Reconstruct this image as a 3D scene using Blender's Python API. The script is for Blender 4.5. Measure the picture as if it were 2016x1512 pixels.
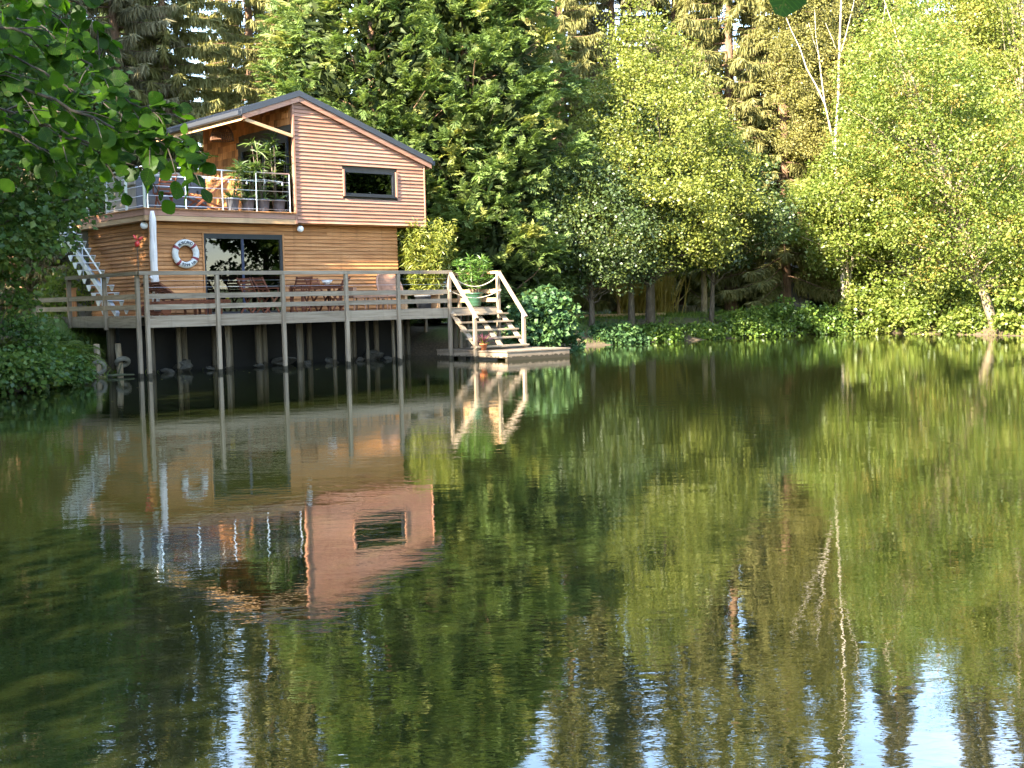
import bpy, math, random
import numpy as np
from mathutils import Matrix, Vector

for _o in list(bpy.data.objects): bpy.data.objects.remove(_o)
SC = bpy.context.scene; COL = SC.collection
rnd = random.Random(7); RNG = np.random.default_rng(7)
PI = math.pi

# ------------------------------------------------------------------ camera
S = 1.1
FPX, PITCH, ROLL, EYE = 2404.1, .0694, -.0222, 1.5607*S
cp, sp, cr, sr = math.cos(PITCH), math.sin(PITCH), math.cos(ROLL), math.sin(ROLL)
FW = (0, cp, -sp); CR = (cr, sp*sr, cp*sr); CU = (-sr, sp*cr, cp*cr)
cam = bpy.data.cameras.new('camera'); camo = bpy.data.objects.new('camera', cam); COL.objects.link(camo)
cam.sensor_width = 36; cam.lens = 36*FPX/2016; cam.clip_end = 3000; cam.clip_start = .05
camo.matrix_world = Matrix(((CR[0], CU[0], -FW[0], 0), (CR[1], CU[1], -FW[1], 0), (CR[2], CU[2], -FW[2], EYE), (0, 0, 0, 1)))
SC.camera = camo

# ------------------------------------------------------------------ light
SUN_EL, SUN_DIR = 31.0, (-.62, -.78)          # horizontal direction towards the sun
SUN_STRENGTH, SKY_STRENGTH, EXPOSURE = 4.4, .15, 3.38
_az = math.atan2(SUN_DIR[0], SUN_DIR[1])      # clockwise from +Y
world = bpy.data.worlds.new('World'); SC.world = world; world.use_nodes = True
wn, wl = world.node_tree.nodes, world.node_tree.links
wn.clear()
wo = wn.new('ShaderNodeOutputWorld'); bg = wn.new('ShaderNodeBackground'); sky = wn.new('ShaderNodeTexSky')
sky.sky_type = 'NISHITA'; sky.sun_disc = False; sky.sun_elevation = math.radians(SUN_EL); sky.sun_rotation = _az
sky.air_density = 1.0; sky.dust_density = .2; sky.ozone_density = 2.5
tc = wn.new('ShaderNodeTexCoord'); mp = wn.new('ShaderNodeMapping'); mp.inputs['Scale'].default_value = (1, 1, 2.2)
cn = wn.new('ShaderNodeTexNoise'); cn.inputs['Scale'].default_value = 3.1; cn.inputs['Detail'].default_value = 7; cn.inputs['Roughness'].default_value = .58
crp = wn.new('ShaderNodeValToRGB'); crp.color_ramp.elements[0].position = .50; crp.color_ramp.elements[1].position = .72
crp.color_ramp.elements[1].color = (.85, .85, .85, 1)
mxw = wn.new('ShaderNodeMix'); mxw.data_type = 'RGBA'; mxw.inputs[7].default_value = (3.6, 4.2, 5.6, 1)
wl.new(tc.outputs['Generated'], mp.inputs['Vector']); wl.new(mp.outputs[0], cn.inputs['Vector']); wl.new(cn.outputs[0], crp.inputs[0])
wl.new(crp.outputs[0], mxw.inputs[0]); wl.new(sky.outputs[0], mxw.inputs[6]); wl.new(mxw.outputs[2], bg.inputs[0])
bg.inputs[1].default_value = SKY_STRENGTH; wl.new(bg.outputs[0], wo.inputs[0])
sd = bpy.data.lights.new('sun', 'SUN'); sd.energy = SUN_STRENGTH; sd.angle = math.radians(.53); sd.color = (1, .93, .80)
so = bpy.data.objects.new('sun', sd); COL.objects.link(so)
_l = math.hypot(*SUN_DIR); _e = math.radians(SUN_EL)
_v = Vector((SUN_DIR[0]/_l*math.cos(_e), SUN_DIR[1]/_l*math.cos(_e), math.sin(_e)))
so.rotation_euler = _v.to_track_quat('Z', 'Y').to_euler(); so.location = _v*60
vs = SC.view_settings; vs.view_transform = 'Standard'; vs.look = 'None'; vs.exposure = EXPOSURE; vs.gamma = 1; vs.use_curve_mapping = False
vs.use_white_balance = True; vs.white_balance_temperature = 7400; vs.white_balance_tint = 10
SC.cycles.max_bounces = 8; SC.cycles.transparent_max_bounces = 12; SC.cycles.caustics_reflective = False; SC.cycles.caustics_refractive = False
SC.cycles.use_denoising = True

# ------------------------------------------------------------------ pixel -> place helpers (distance always from a plane)
AX, AY, YAW = -8.0882*S, 27.0947*S, .7113
cy_, sy_ = math.cos(YAW), math.sin(YAW)
def ray(x, y):
    a = (x-1008)/FPX; b = (756-y)/FPX
    return tuple(FW[i]+a*CR[i]+b*CU[i] for i in range(3))
def h2w(u, v, z=0): return (AX+u*cy_-v*sy_, AY+u*sy_+v*cy_, z)
def w2h(X, Y): return ((X-AX)*cy_+(Y-AY)*sy_, -(X-AX)*sy_+(Y-AY)*cy_)
def on_z(x, y, z):
    d = ray(x, y); t = (z-EYE)/d[2]; return (d[0]*t, d[1]*t, z)
def at(x, y, Y):
    d = ray(x, y); t = Y/d[1]; return (d[0]*t, Y, EYE+d[2]*t)
def on_v(x, y, v):
    d = ray(x, y); o = w2h(0, 0); dh = (d[0]*cy_+d[1]*sy_, -d[0]*sy_+d[1]*cy_)
    t = (v-o[1])/dh[1]; return (o[0]+dh[0]*t, v, EYE+d[2]*t)
def on_u(x, y, u):
    d = ray(x, y); o = w2h(0, 0); dh = (d[0]*cy_+d[1]*sy_, -d[0]*sy_+d[1]*cy_)
    t = (u-o[0])/dh[0]; return (u, o[1]+dh[1]*t, EYE+d[2]*t)

# ------------------------------------------------------------------ object helpers
def tag(o, label=None, cat=None, group=None, kind=None):
    if label: o['label'] = label
    if cat: o['category'] = cat
    if group: o['group'] = group
    if kind: o['kind'] = kind
    return o
def thing(name, label, cat, loc=(0, 0, 0), rz=0., group=None):
    o = bpy.data.objects.new(name, None); COL.objects.link(o); o.location = loc; o.rotation_euler = (0, 0, rz)
    o.empty_display_size = .2
    return tag(o, label, cat, group)
def hthing(name, label, cat, u, v, z, rot=0., group=None):      # placed in the house frame
    return thing(name, label, cat, h2w(u, v, z), YAW+rot, group)
def add(name, me, parent=None, mat=None):
    if mat is not None and not me.materials: me.materials.append(mat)
    o = bpy.data.objects.new(name, me); COL.objects.link(o)
    if parent is not None: o.parent = parent
    return o
def copy_tree(o, parent=None):
    c = o.copy(); COL.objects.link(c); c.parent = parent
    for ch in list(o.children): copy_tree(ch, c)
    return c
def fast_mesh(name, V, F, tint=None, smooth=False, k=3):
    V = np.asarray(V, np.float32); F = np.asarray(F, np.int32)
    me = bpy.data.meshes.new(name); n = len(F)
    me.vertices.add(len(V)); me.vertices.foreach_set('co', V.ravel())
    me.loops.add(n*k); me.loops.foreach_set('vertex_index', F.ravel())
    me.polygons.add(n); me.polygons.foreach_set('loop_start', np.arange(0, n*k, k, dtype=np.int32))
    if smooth: me.polygons.foreach_set('use_smooth', np.ones(n, bool))
    if tint is not None:
        a = me.attributes.new('tint', 'FLOAT', 'POINT'); a.data.foreach_set('value', np.asarray(tint, np.float32))
    me.update(calc_edges=True); return me

class MB:
    def __init__(s): s.v = []; s.f = []
    def _add(s, vs, fs):
        n = len(s.v); s.v += [tuple(p) for p in vs]; s.f += [tuple(i+n for i in f) for f in fs]; return s
    def hexa(s, p): return s._add(p, [(0, 3, 2, 1), (4, 5, 6, 7), (0, 1, 5, 4), (1, 2, 6, 5), (2, 3, 7, 6), (3, 0, 4, 7)])
    def box(s, x0, x1, y0, y1, z0, z1):
        return s.hexa([(x0, y0, z0), (x1, y0, z0), (x1, y1, z0), (x0, y1, z0), (x0, y0, z1), (x1, y0, z1), (x1, y1, z1), (x0, y1, z1)])
    def bar(s, p, q, w, h, up=(0, 0, 1)):
        p = Vector(p); q = Vector(q); d = (q-p).normalized(); up = Vector(up)
        if abs(d.dot(up)) > .98: up = Vector((1, 0, 0))
        a = d.cross(up).normalized(); b = a.cross(d).normalized(); a *= w/2; b *= h/2
        return s.hexa([p-a-b, p+a-b, p+a+b, p-a+b, q-a-b, q+a-b, q+a+b, q-a+b])
    def tube(s, pts, rad, n=8, cap=True):
        pts = [Vector(p) for p in pts]; m = len(pts)
        if not hasattr(rad, '__len__'): rad = [rad]*m
        vs = []; up = Vector((0, 0, 1)); a = None
        for i, p in enumerate(pts):
            d = (pts[min(i+1, m-1)]-pts[max(i-1, 0)]).normalized()
            if a is None: a = d.cross(up if abs(d.z) < .95 else Vector((1, 0, 0))).normalized()
            else: a = (a-d*a.dot(d)).normalized()
            b = d.cross(a)
            for j in range(n):
                t = 2*PI*j/n; vs.append(p+(a*math.cos(t)+b*math.sin(t))*rad[i])
        fs = [(i*n+j, i*n+(j+1) % n, (i+1)*n+(j+1) % n, (i+1)*n+j) for i in range(m-1) for j in range(n)]
        if cap: fs += [tuple(range(n))[::-1], tuple((m-1)*n+j for j in range(n))]
        return s._add(vs, fs)
    def lathe(s, prof, n=20, c=(0, 0, 0)):
        vs = []
        for r, z in prof:
            for j in range(n):
                t = 2*PI*j/n; vs.append((c[0]+r*math.cos(t), c[1]+r*math.sin(t), c[2]+z))
        m = len(prof)
        fs = [(i*n+j, i*n+(j+1) % n, (i+1)*n+(j+1) % n, (i+1)*n+j) for i in range(m-1) for j in range(n)]
        if prof[0][0] > 1e-4: fs.append(tuple(range(n))[::-1])
        if prof[-1][0] > 1e-4: fs.append(tuple((m-1)*n+j for j in range(n)))
        return s._add(vs, fs)
    def prism(s, poly, axis, a, b):        # polygon extruded along an axis ('u','v','z') from a to b
        def P(q, t): return {'v': (q[0], t, q[1]), 'u': (t, q[0], q[1]), 'z': (q[0], q[1], t)}[axis]
        n = len(poly); vs = [P(q, a) for q in poly]+[P(q, b) for q in poly]
        fs = [tuple(range(n)), tuple(range(n, 2*n))[::-1]]+[(i, i+n, (i+1) % n+n, (i+1) % n) for i in range(n)]
        return s._add(vs, fs)
    def mesh(s, name='m', smooth=False, fix=True):
        me = bpy.data.meshes.new(name); me.from_pydata(s.v, [], s.f)
        if fix:
            import bmesh
            bm = bmesh.new(); bm.from_mesh(me); bmesh.ops.recalc_face_normals(bm, faces=bm.faces); bm.to_mesh(me); bm.free()
        if smooth: me.polygons.foreach_set('use_smooth', [True]*len(me.polygons))
        return me
    def build(s, name, mat, parent=None, smooth=False): return add(name, s.mesh(name, smooth), parent, mat)

# ------------------------------------------------------------------ materials
M = {}
def nmat(name):
    m = bpy.data.materials.new(name); m.use_nodes = True; nt = m.node_tree; b = nt.nodes['Principled BSDF']; M[name] = m
    return m, nt.nodes, nt.links, b
def noise(n, l, vec, scale, detail=4, rough=.55, out=0):
    t = n.new('ShaderNodeTexNoise'); t.inputs['Scale'].default_value = scale; t.inputs['Detail'].default_value = detail
    t.inputs['Roughness'].default_value = rough
    if vec is not None: l.new(vec, t.inputs['Vector'])
    return t.outputs[out]
def ramp(n, l, fac, stops):
    r = n.new('ShaderNodeValToRGB'); e = r.color_ramp.elements
    while len(e) < len(stops): e.new(.5)
    for el, (p, c) in zip(e, stops): el.position = p; el.color = (*c, 1)
    l.new(fac, r.inputs[0]); return r.outputs[0]
def coords(n, l, kind='Object', scale=(1, 1, 1), rand=0.):
    t = n.new('ShaderNodeTexCoord'); m = n.new('ShaderNodeMapping'); m.inputs['Scale'].default_value = scale
    l.new(t.outputs[kind], m.inputs['Vector'])
    if rand:
        oi = n.new('ShaderNodeObjectInfo'); k = n.new('ShaderNodeVectorMath'); k.operation = 'SCALE'; k.inputs[0].default_value = (7.1, 3.3, 5.7)
        mm = n.new('ShaderNodeMath'); mm.operation = 'MULTIPLY'; mm.inputs[1].default_value = rand
        l.new(oi.outputs['Random'], mm.inputs[0]); l.new(mm.outputs[0], k.inputs['Scale']); l.new(k.outputs[0], m.inputs['Location'])
    return m.outputs[0]
def mixc(n, l, a, b, fac, mode='MIX'):
    x = n.new('ShaderNodeMix'); x.data_type = 'RGBA'; x.blend_type = mode
    for sock, val in ((0, fac), (6, a), (7, b)):
        if hasattr(val, 'is_linked'): l.new(val, x.inputs[sock])
        elif isinstance(val, tuple): x.inputs[sock].default_value = (*val, 1)
        else: x.inputs[sock].default_value = val
    return x.outputs[2]
def bump(n, l, b, h, strength, dist=.02):
    k = n.new('ShaderNodeBump'); k.inputs['Strength'].default_value = strength; k.inputs['Distance'].default_value = dist
    l.new(h, k.inputs['Height']); l.new(k.outputs[0], b.inputs['Normal'])
def plain(name, col, rough=.6, metal=0., var=.12, spec=.5):
    m, n, l, b = nmat(name); c = coords(n, l, rand=3.)
    f = noise(n, l, c, 9, 5)
    l.new(ramp(n, l, f, [(.25, tuple(x*(1-var) for x in col)), (.75, tuple(min(1, x*(1+var)) for x in col))]), b.inputs['Base Color'])
    b.inputs['Roughness'].default_value = rough; b.inputs['Metallic'].default_value = metal; b.inputs['Specular IOR Level'].default_value = spec
    return m
def wood(name, dark, mid, light, axis, rough=.72, weather=None, vary=.35):
    m, n, l, b = nmat(name)
    sc = {'u': (1.3, 22, 22), 'v': (22, 1.3, 22), 'z': (22, 22, 1.3)}[axis]
    c = coords(n, l, scale=sc, rand=9.)
    g = noise(n, l, c, 1.0, 8, .62)
    col = ramp(n, l, g, [(.28, dark), (.5, mid), (.74, light)])
    kn = noise(n, l, coords(n, l, scale={'u': (3, 9, 9), 'v': (9, 3, 9), 'z': (9, 9, 3)}[axis], rand=5.), 1.3, 2)
    col = mixc(n, l, col, tuple(x*.45 for x in dark), ramp(n, l, kn, [(.70, (0, 0, 0)), (.78, (.8, .8, .8))]))
    if weather:
        w = noise(n, l, coords(n, l, scale=(.7, .7, .9)), 1.1, 5)
        col = mixc(n, l, col, weather, ramp(n, l, w, [(.40, (0, 0, 0)), (.75, (.75, .75, .75))]))
    oi = n.new('ShaderNodeObjectInfo'); hs = n.new('ShaderNodeHueSaturation')
    mr = n.new('ShaderNodeMapRange'); mr.inputs[3].default_value = 1-vary; mr.inputs[4].default_value = 1+vary*.7
    l.new(oi.outputs['Random'], mr.inputs[0]); l.new(mr.outputs[0], hs.inputs['Value']); l.new(col, hs.inputs['Color'])
    fin = hs.outputs[0]
    st = noise(n, l, coords(n, l, scale=(5, 5, .55)), 1.0, 5, .6)      # rain streaks and dark weather stains
    fin = mixc(n, l, fin, tuple(x*.5 for x in mid), ramp(n, l, st, [(.56, (0, 0, 0)), (.76, (.62, .62, .62))]))
    geo = n.new('ShaderNodeNewGeometry'); sx = n.new('ShaderNodeSeparateXYZ'); l.new(geo.outputs['Position'], sx.inputs[0])
    wb = n.new('ShaderNodeMath'); wb.operation = 'MULTIPLY_ADD'; wb.inputs[1].default_value = .16; l.new(noise(n, l, coords(n, l), 9, 3), wb.inputs[0]); wb.inputs[2].default_value = .02
    lt = n.new('ShaderNodeMath'); lt.operation = 'LESS_THAN'; l.new(sx.outputs['Z'], lt.inputs[0]); l.new(wb.outputs[0], lt.inputs[1])
    fin = mixc(n, l, fin, (.035, .028, .017), lt.outputs[0])           # wet algae band at the waterline
    l.new(fin, b.inputs['Base Color'])
    b.inputs['Roughness'].default_value = rough; b.inputs['Specular IOR Level'].default_value = .25
    bump(n, l, b, g, .35, .004); return m
for ax in 'uvz':
    wood('cedar_'+ax, (.23, .085, .028), (.41, .175, .065), (.52, .255, .11), ax, vary=.24)
    wood('larch_'+ax, (.20, .082, .048), (.335, .155, .097), (.42, .222, .15), ax, weather=(.29, .175, .135), vary=.26)
    wood('greywood_'+ax, (.108, .076, .05), (.215, .165, .116), (.305, .245, .182), ax, weather=(.225, .18, .13), vary=.18)
    wood('teak_'+ax, (.075, .022, .012), (.15, .048, .024), (.22, .08, .042), ax, vary=.25)
    wood('pine_'+ax, (.36, .20, .095), (.46, .28, .15), (.55, .37, .22), ax, vary=.15)
wood('damp_u', (.085, .062, .043), (.17, .13, .095), (.25, .20, .155), 'u', vary=.25); wood('damp_v', (.085, .062, .043), (.17, .13, .095), (.25, .20, .155), 'v', vary=.25)
wood('pile', (.05, .038, .025), (.10, .08, .055), (.16, .13, .09), 'z', vary=.3)
wood('shingle', (.27, .095, .03), (.45, .19, .07), (.55, .27, .115), 'z', vary=.5)
wood('logwhite', (.42, .36, .32), (.62, .56, .52), (.74, .69, .66), 'z', vary=.05)
plain('slate', (.03, .033, .041), .42, .0, .1); plain('zinc', (.42, .44, .47), .33, .85, .08); plain('steel', (.62, .64, .67), .28, .9, .05)
plain('galv', (.62, .65, .70), .5, .35, .1); plain('buoywhite', (.52, .51, .47), .7, 0, .2); plain('white', (.74, .73, .70), .5, 0, .08); plain('anthracite', (.018, .02, .025), .35, 0, .1)
plain('interior', (.06, .05, .04), .9, 0, .2); plain('red', (.55, .03, .025), .35, 0, .1); plain('bandred', (.20, .022, .03), .6, 0, .2)
plain('ink', (.03, .035, .05), .7, 0, .1); plain('greypot', (.075, .082, .10), .55, 0, .12); plain('greenpot', (.018, .055, .03), .3, 0, .2)
plain('terracotta', (.42, .13, .05), .8, 0, .2); plain('rope', (.50, .42, .30), .9, 0, .2); plain('taupe', (.25, .215, .175), .75, 0, .15)
plain('tubgrey', (.075, .078, .088), .6, 0, .1); plain('black', (.012, .012, .014), .3, 0, .2); plain('rubber', (.15, .14, .11), .8, 0, .3)
plain('wicker', (.30, .15, .09), .7, 0, .25); plain('basket', (.10, .042, .018), .8, 0, .3); plain('yellow', (.55, .45, .03), .5, 0, .1)
plain('curtain', (.36, .15, .03), .9, 0, .25); plain('soil', (.05, .035, .02), .95, 0, .4); plain('render', (.72, .70, .66), .9, 0, .06)
plain('deck_shade', (.004, .0035, .0025), .95, 0, .4); plain('navy', (.02, .028, .06), .4, 0, .1); plain('sand', (.5, .42, .3), .9, 0, .15); plain('algae', (.055, .06, .03), .9, 0, .3)
def stone():
    m, n, l, b = nmat('stone'); c = coords(n, l, rand=4.); f = noise(n, l, c, 6, 8, .65)
    l.new(ramp(n, l, f, [(.3, (.02, .018, .014)), (.55, (.055, .05, .04)), (.8, (.12, .11, .09))]), b.inputs['Base Color'])
    b.inputs['Roughness'].default_value = .9; bump(n, l, b, f, .6, .03)
stone()
def bark(name, a, b_, c_):
    m, n, l, b = nmat(name); c = coords(n, l, scale=(9, 9, 2.2), rand=2.); f = noise(n, l, c, 1.6, 8, .65)
    l.new(ramp(n, l, f, [(.3, a), (.5, b_), (.72, c_)]), b.inputs['Base Color']); b.inputs['Roughness'].default_value = .92
    bump(n, l, b, f, .8, .02)
bark('bark', (.035, .026, .018), (.085, .065, .045), (.15, .125, .09))
bark('twig_dark', (.012, .009, .006), (.028, .021, .014), (.05, .04, .028))
bark('bark_light', (.14, .10, .06), (.26, .20, .13), (.38, .31, .22))
bark('bark_birch', (.16, .12, .08), (.40, .35, .28), (.52, .47, .40))
bark('bark_red', (.06, .032, .02), (.15, .085, .05), (.24, .15, .09))
def leafmat(name, stops, trans=.38, gloss=.10, rough=.38, patch=None, tcol=1.25, veins=False):
    m = bpy.data.materials.new(name); m.use_nodes = True; M[name] = m; n, l = m.node_tree.nodes, m.node_tree.links; n.clear()
    out = n.new('ShaderNodeOutputMaterial'); at_ = n.new('ShaderNodeAttribute'); at_.attribute_name = 'tint'
    col = ramp(n, l, at_.outputs['Fac'], stops)
    if patch:
        w = noise(n, l, coords(n, l), .55, 3); col = mixc(n, l, col, patch, ramp(n, l, w, [(.45, (0, 0, 0)), (.7, (.7, .7, .7))]))
    if veins:
        tcn = n.new('ShaderNodeTexCoord'); sx = n.new('ShaderNodeSeparateXYZ'); l.new(tcn.outputs['Object'], sx.inputs[0])
        def mth(op, a, b=None):
            k = n.new('ShaderNodeMath'); k.operation = op
            for i_, v_ in enumerate((a, b)):
                if v_ is None: continue
                if hasattr(v_, 'is_linked'): l.new(v_, k.inputs[i_])
                else: k.inputs[i_].default_value = v_
            return k.outputs[0]
        ay = mth('ABSOLUTE', sx.outputs['Y']); w = mth('SINE', mth('MULTIPLY', mth('SUBTRACT', sx.outputs['X'], mth('MULTIPLY', ay, .65)), 52.))
        vein = mth('MAXIMUM', mth('GREATER_THAN', w, .82), mth('LESS_THAN', ay, .018))
        col = mixc(n, l, col, stops[-1][1], mth('MULTIPLY', vein, .55))
        col = mixc(n, l, col, (.10, .075, .02), ramp(n, l, noise(n, l, tcn.outputs['Object'], 7, 4), [(.66, (0, 0, 0)), (.72, (.7, .7, .7))]))
    d = n.new('ShaderNodeBsdfDiffuse'); t = n.new('ShaderNodeBsdfTranslucent'); x = n.new('ShaderNodeMixShader'); x.inputs[0].default_value = trans
    l.new(col, d.inputs[0]); l.new(mixc(n, l, col, (tcol, tcol*1.02, tcol*.55), 1., 'MULTIPLY'), t.inputs[0]); l.new(d.outputs[0], x.inputs[1]); l.new(t.outputs[0], x.inputs[2])
    g = n.new('ShaderNodeBsdfGlossy'); g.inputs['Roughness'].default_value = rough; g.inputs[0].default_value = (.9, .95, 1, 1)
    y = n.new('ShaderNodeMixShader'); y.inputs[0].default_value = gloss*.28
    l.new(x.outputs[0], y.inputs[1]); l.new(g.outputs[0], y.inputs[2]); l.new(y.outputs[0], out.inputs[0]); return m
leafmat('leaf_cypress', [(0, (.055, .09, .026)), (.5, (.105, .16, .045)), (1, (.20, .25, .085))], .32, .04, .5)
leafmat('leaf_cypress_tip', [(0, (.07, .13, .025)), (1, (.30, .30, .10))], .3, .04, .5)
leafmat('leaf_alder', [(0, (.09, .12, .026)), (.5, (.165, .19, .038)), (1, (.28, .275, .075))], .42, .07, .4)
leafmat('leaf_alder_shade', [(0, (.034, .055, .019)), (.6, (.062, .095, .028)), (1, (.125, .15, .045))], .38, .09, .4)  # alder leaves darkened: shade of the lower crowns put into the colour
leafmat('leaf_hazel', [(0, (.07, .11, .021)), (.5, (.135, .18, .034)), (1, (.265, .275, .072))], .45, .07, .4)
leafmat('leaf_gold', [(0, (.12, .10, .025)), (.5, (.24, .19, .045)), (1, (.36, .27, .075))], .42, .05, .5)
leafmat('leaf_birch', [(0, (.105, .105, .032)), (.5, (.185, .17, .048)), (1, (.28, .25, .082))], .42, .05, .5)
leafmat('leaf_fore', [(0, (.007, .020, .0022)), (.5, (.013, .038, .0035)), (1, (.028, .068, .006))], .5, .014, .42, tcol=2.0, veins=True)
leafmat('leaf_left', [(0, (.03, .065, .018)), (.5, (.06, .115, .025)), (1, (.13, .17, .036))], .4, .06, .42)
leafmat('leaf_shrub', [(0, (.026, .062, .026)), (.5, (.05, .105, .038)), (1, (.10, .165, .055))], .35, .04, .45)
leafmat('leaf_hedge', [(0, (.045, .085, .018)), (.5, (.085, .15, .028)), (1, (.17, .23, .045))], .4, .07, .4)
leafmat('leaf_bamboo', [(0, (.08, .11, .018)), (.5, (.16, .185, .03)), (1, (.29, .28, .07))], .42, .07, .4)
leafmat('leaf_olean', [(0, (.034, .08, .014)), (.5, (.062, .135, .025)), (1, (.13, .20, .045))], .35, .05, .35)
leafmat('leaf_fern', [(0, (.04, .085, .014)), (.5, (.075, .135, .022)), (1, (.16, .19, .045))], .45, .06, .45)
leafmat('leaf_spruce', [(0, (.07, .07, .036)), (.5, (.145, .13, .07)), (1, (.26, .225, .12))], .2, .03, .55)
leafmat('leaf_spruce_lit', [(0, (.085, .095, .03)), (.5, (.165, .16, .055)), (1, (.29, .25, .10))], .3, .03, .55)  # lit copy of the spruce leaves, sunlight put into the colour
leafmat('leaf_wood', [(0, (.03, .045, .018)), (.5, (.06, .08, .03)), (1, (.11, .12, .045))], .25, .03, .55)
leafmat('leaf_pot', [(0, (.028, .052, .013)), (.5, (.055, .095, .022)), (1, (.12, .165, .05))], .35, .05, .4)
leafmat('leaf_purple', [(0, (.06, .015, .03)), (1, (.16, .05, .08))], .3, .08, .4)
leafmat('grass', [(0, (.05, .09, .012)), (.5, (.09, .16, .02)), (1, (.18, .22, .05))], .4, .05, .45)
# ------------------------------------------------------------------ ground and water
def hp(u, v): return h2w(u, v)[:2]
SHORE = [(-5, 1.6), (-7.5, 8), (-9.6, 16), (-10.4, 21), (-10.6, 25.2), (-10.7, 27.2), (-10.5, 29.3), hp(-.9, 1.0), hp(.6, 1.5), hp(3, 1.7), hp(5, 1.5), hp(7, 1.8), hp(8.6, 1.6),
         hp(9.6, 1.9), hp(11.6, 1.2), (1.6, 39.6), (2.5, 42.6), (4.5, 45.0), (7.7, 47.0), (10.1, 49.1), (13.2, 50.6), (15.2, 49.8), (16.6, 47.0), (17.8, 44.6), (18.7, 41.5), (19.4, 35), (18, 26),
         (14.5, 15), (9, 6), (5, 1.6), (0, .6)]
SHORE = np.array(SHORE)
def shore_dist(X, Y):                 # signed distance, negative in the pond
    P = np.stack([X.ravel(), Y.ravel()], 1); n = len(SHORE); d = np.full(len(P), 1e9); ins = np.zeros(len(P), bool)
    for i in range(n):
        a = SHORE[i]; b = SHORE[(i+1) % n]; ab = b-a; t = np.clip(((P-a)@ab)/(ab@ab), 0, 1)
        d = np.minimum(d, np.hypot(*(P-a-t[:, None]*ab).T))
        c = (a[1] > P[:, 1]) != (b[1] > P[:, 1])
        with np.errstate(divide='ignore', invalid='ignore'): xi = (b[0]-a[0])*(P[:, 1]-a[1])/(b[1]-a[1])+a[0]
        ins ^= c & (P[:, 0] < xi)
    return np.where(ins, -d, d).reshape(X.shape)
def sst(x): x = np.clip(x, 0, 1); return x*x*(3-2*x)
def wob(X, Y, s, k): return np.sin(X*s+k)*np.cos(Y*s*1.13+k*2.1)+.5*np.sin(X*s*2.3+Y*s*1.7+k*3)
def ground_z(X, Y):
    X = np.asarray(X, float); Y = np.asarray(Y, float)
    d = shore_dist(X, Y)+.18*wob(X, Y, 1.9, .6)
    out = .16*np.clip(d, 0, 1)+.66*sst((d-.1)/1.7)+.12*sst((d-3)/6)*wob(X, Y, .35, 1.)+.05*wob(X, Y, 1.4, 3.)*sst(d/1.5)
    left = sst((-8.6-X)/2.2)*sst((Y-16)/8)*sst((46-Y)/8); out = out+left*.65*sst(d/1.6)
    u = (X-AX)*cy_+(Y-AY)*sy_; v = -(X-AX)*sy_+(Y-AY)*cy_
    out = out-.5*sst((u+.4)/1.2)*sst((11.5-u)/1)*sst((v-.5)/.6)*sst((6.5-v)/2)-.85*sst((u+2.3)/1.0)*sst((1.2-u)/.8)*sst((v+.6)/.8)*sst((5.2-v)/1.6)*sst(d/1.2)
    near = sst((4-np.hypot(X, Y))/3); out = np.where(d > 0, out*(1-near)+.12*near, out)
    ins = -.2*np.clip(-d, 0, 1)-.6*sst(-d/2.2)
    far = 6*sst((np.hypot(X, Y-20)-90)/250)
    return np.where(d > 0, out+far, ins)
def axis_lines(a, b, step, lim):
    c = list(np.arange(a, b+1e-6, step)); s = step; x = c[-1]
    while x < lim: s *= 1.28; x += s; c.append(x)
    s = step; x = c[0]; pre = []
    while x > -lim: s *= 1.28; x -= s; pre.append(x)
    return np.array(pre[::-1]+c)
gx = axis_lines(-16, 21, .3, 420); gy = axis_lines(-1, 55, .3, 520)
GX, GY = np.meshgrid(gx, gy); GZ = ground_z(GX, GY)
nx, ny = len(gx), len(gy); idx = np.arange(nx*ny).reshape(ny, nx)
quad = np.stack([idx[:-1, :-1], idx[:-1, 1:], idx[1:, 1:], idx[1:, :-1]], -1).reshape(-1, 4)
def groundmat():
    m, n, l, b = nmat('ground'); c = coords(n, l)
    a = noise(n, l, c, 1.6, 8, .65); g = noise(n, l, c, .35, 3); f = noise(n, l, c, 14, 6, .7)
    soil = ramp(n, l, f, [(.3, (.035, .024, .014)), (.55, (.085, .06, .035)), (.75, (.16, .11, .065))])
    grass = ramp(n, l, a, [(.3, (.04, .075, .012)), (.6, (.085, .14, .022)), (.8, (.15, .19, .04))])
    geo = n.new('ShaderNodeNewGeometry'); sx = n.new('ShaderNodeSeparateXYZ'); l.new(geo.outputs['Position'], sx.inputs[0])
    hz = n.new('ShaderNodeMapRange'); hz.inputs[1].default_value = .35; hz.inputs[2].default_value = .75; l.new(sx.outputs['Z'], hz.inputs[0])
    mm = n.new('ShaderNodeMath'); mm.operation = 'MULTIPLY'; l.new(hz.outputs[0], mm.inputs[0])
    l.new(ramp(n, l, g, [(.38, (0, 0, 0)), (.55, (1, 1, 1))]), mm.inputs[1])
    l.new(mixc(n, l, soil, grass, mm.outputs[0]), b.inputs['Base Color']); b.inputs['Roughness'].default_value = .95
    bump(n, l, b, f, .6, .05)
groundmat()
ground = add('ground', fast_mesh('ground', np.stack([GX, GY, GZ], -1).reshape(-1, 3), quad, smooth=True, k=4), None, M['ground']); tag(ground, kind='structure')

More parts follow.
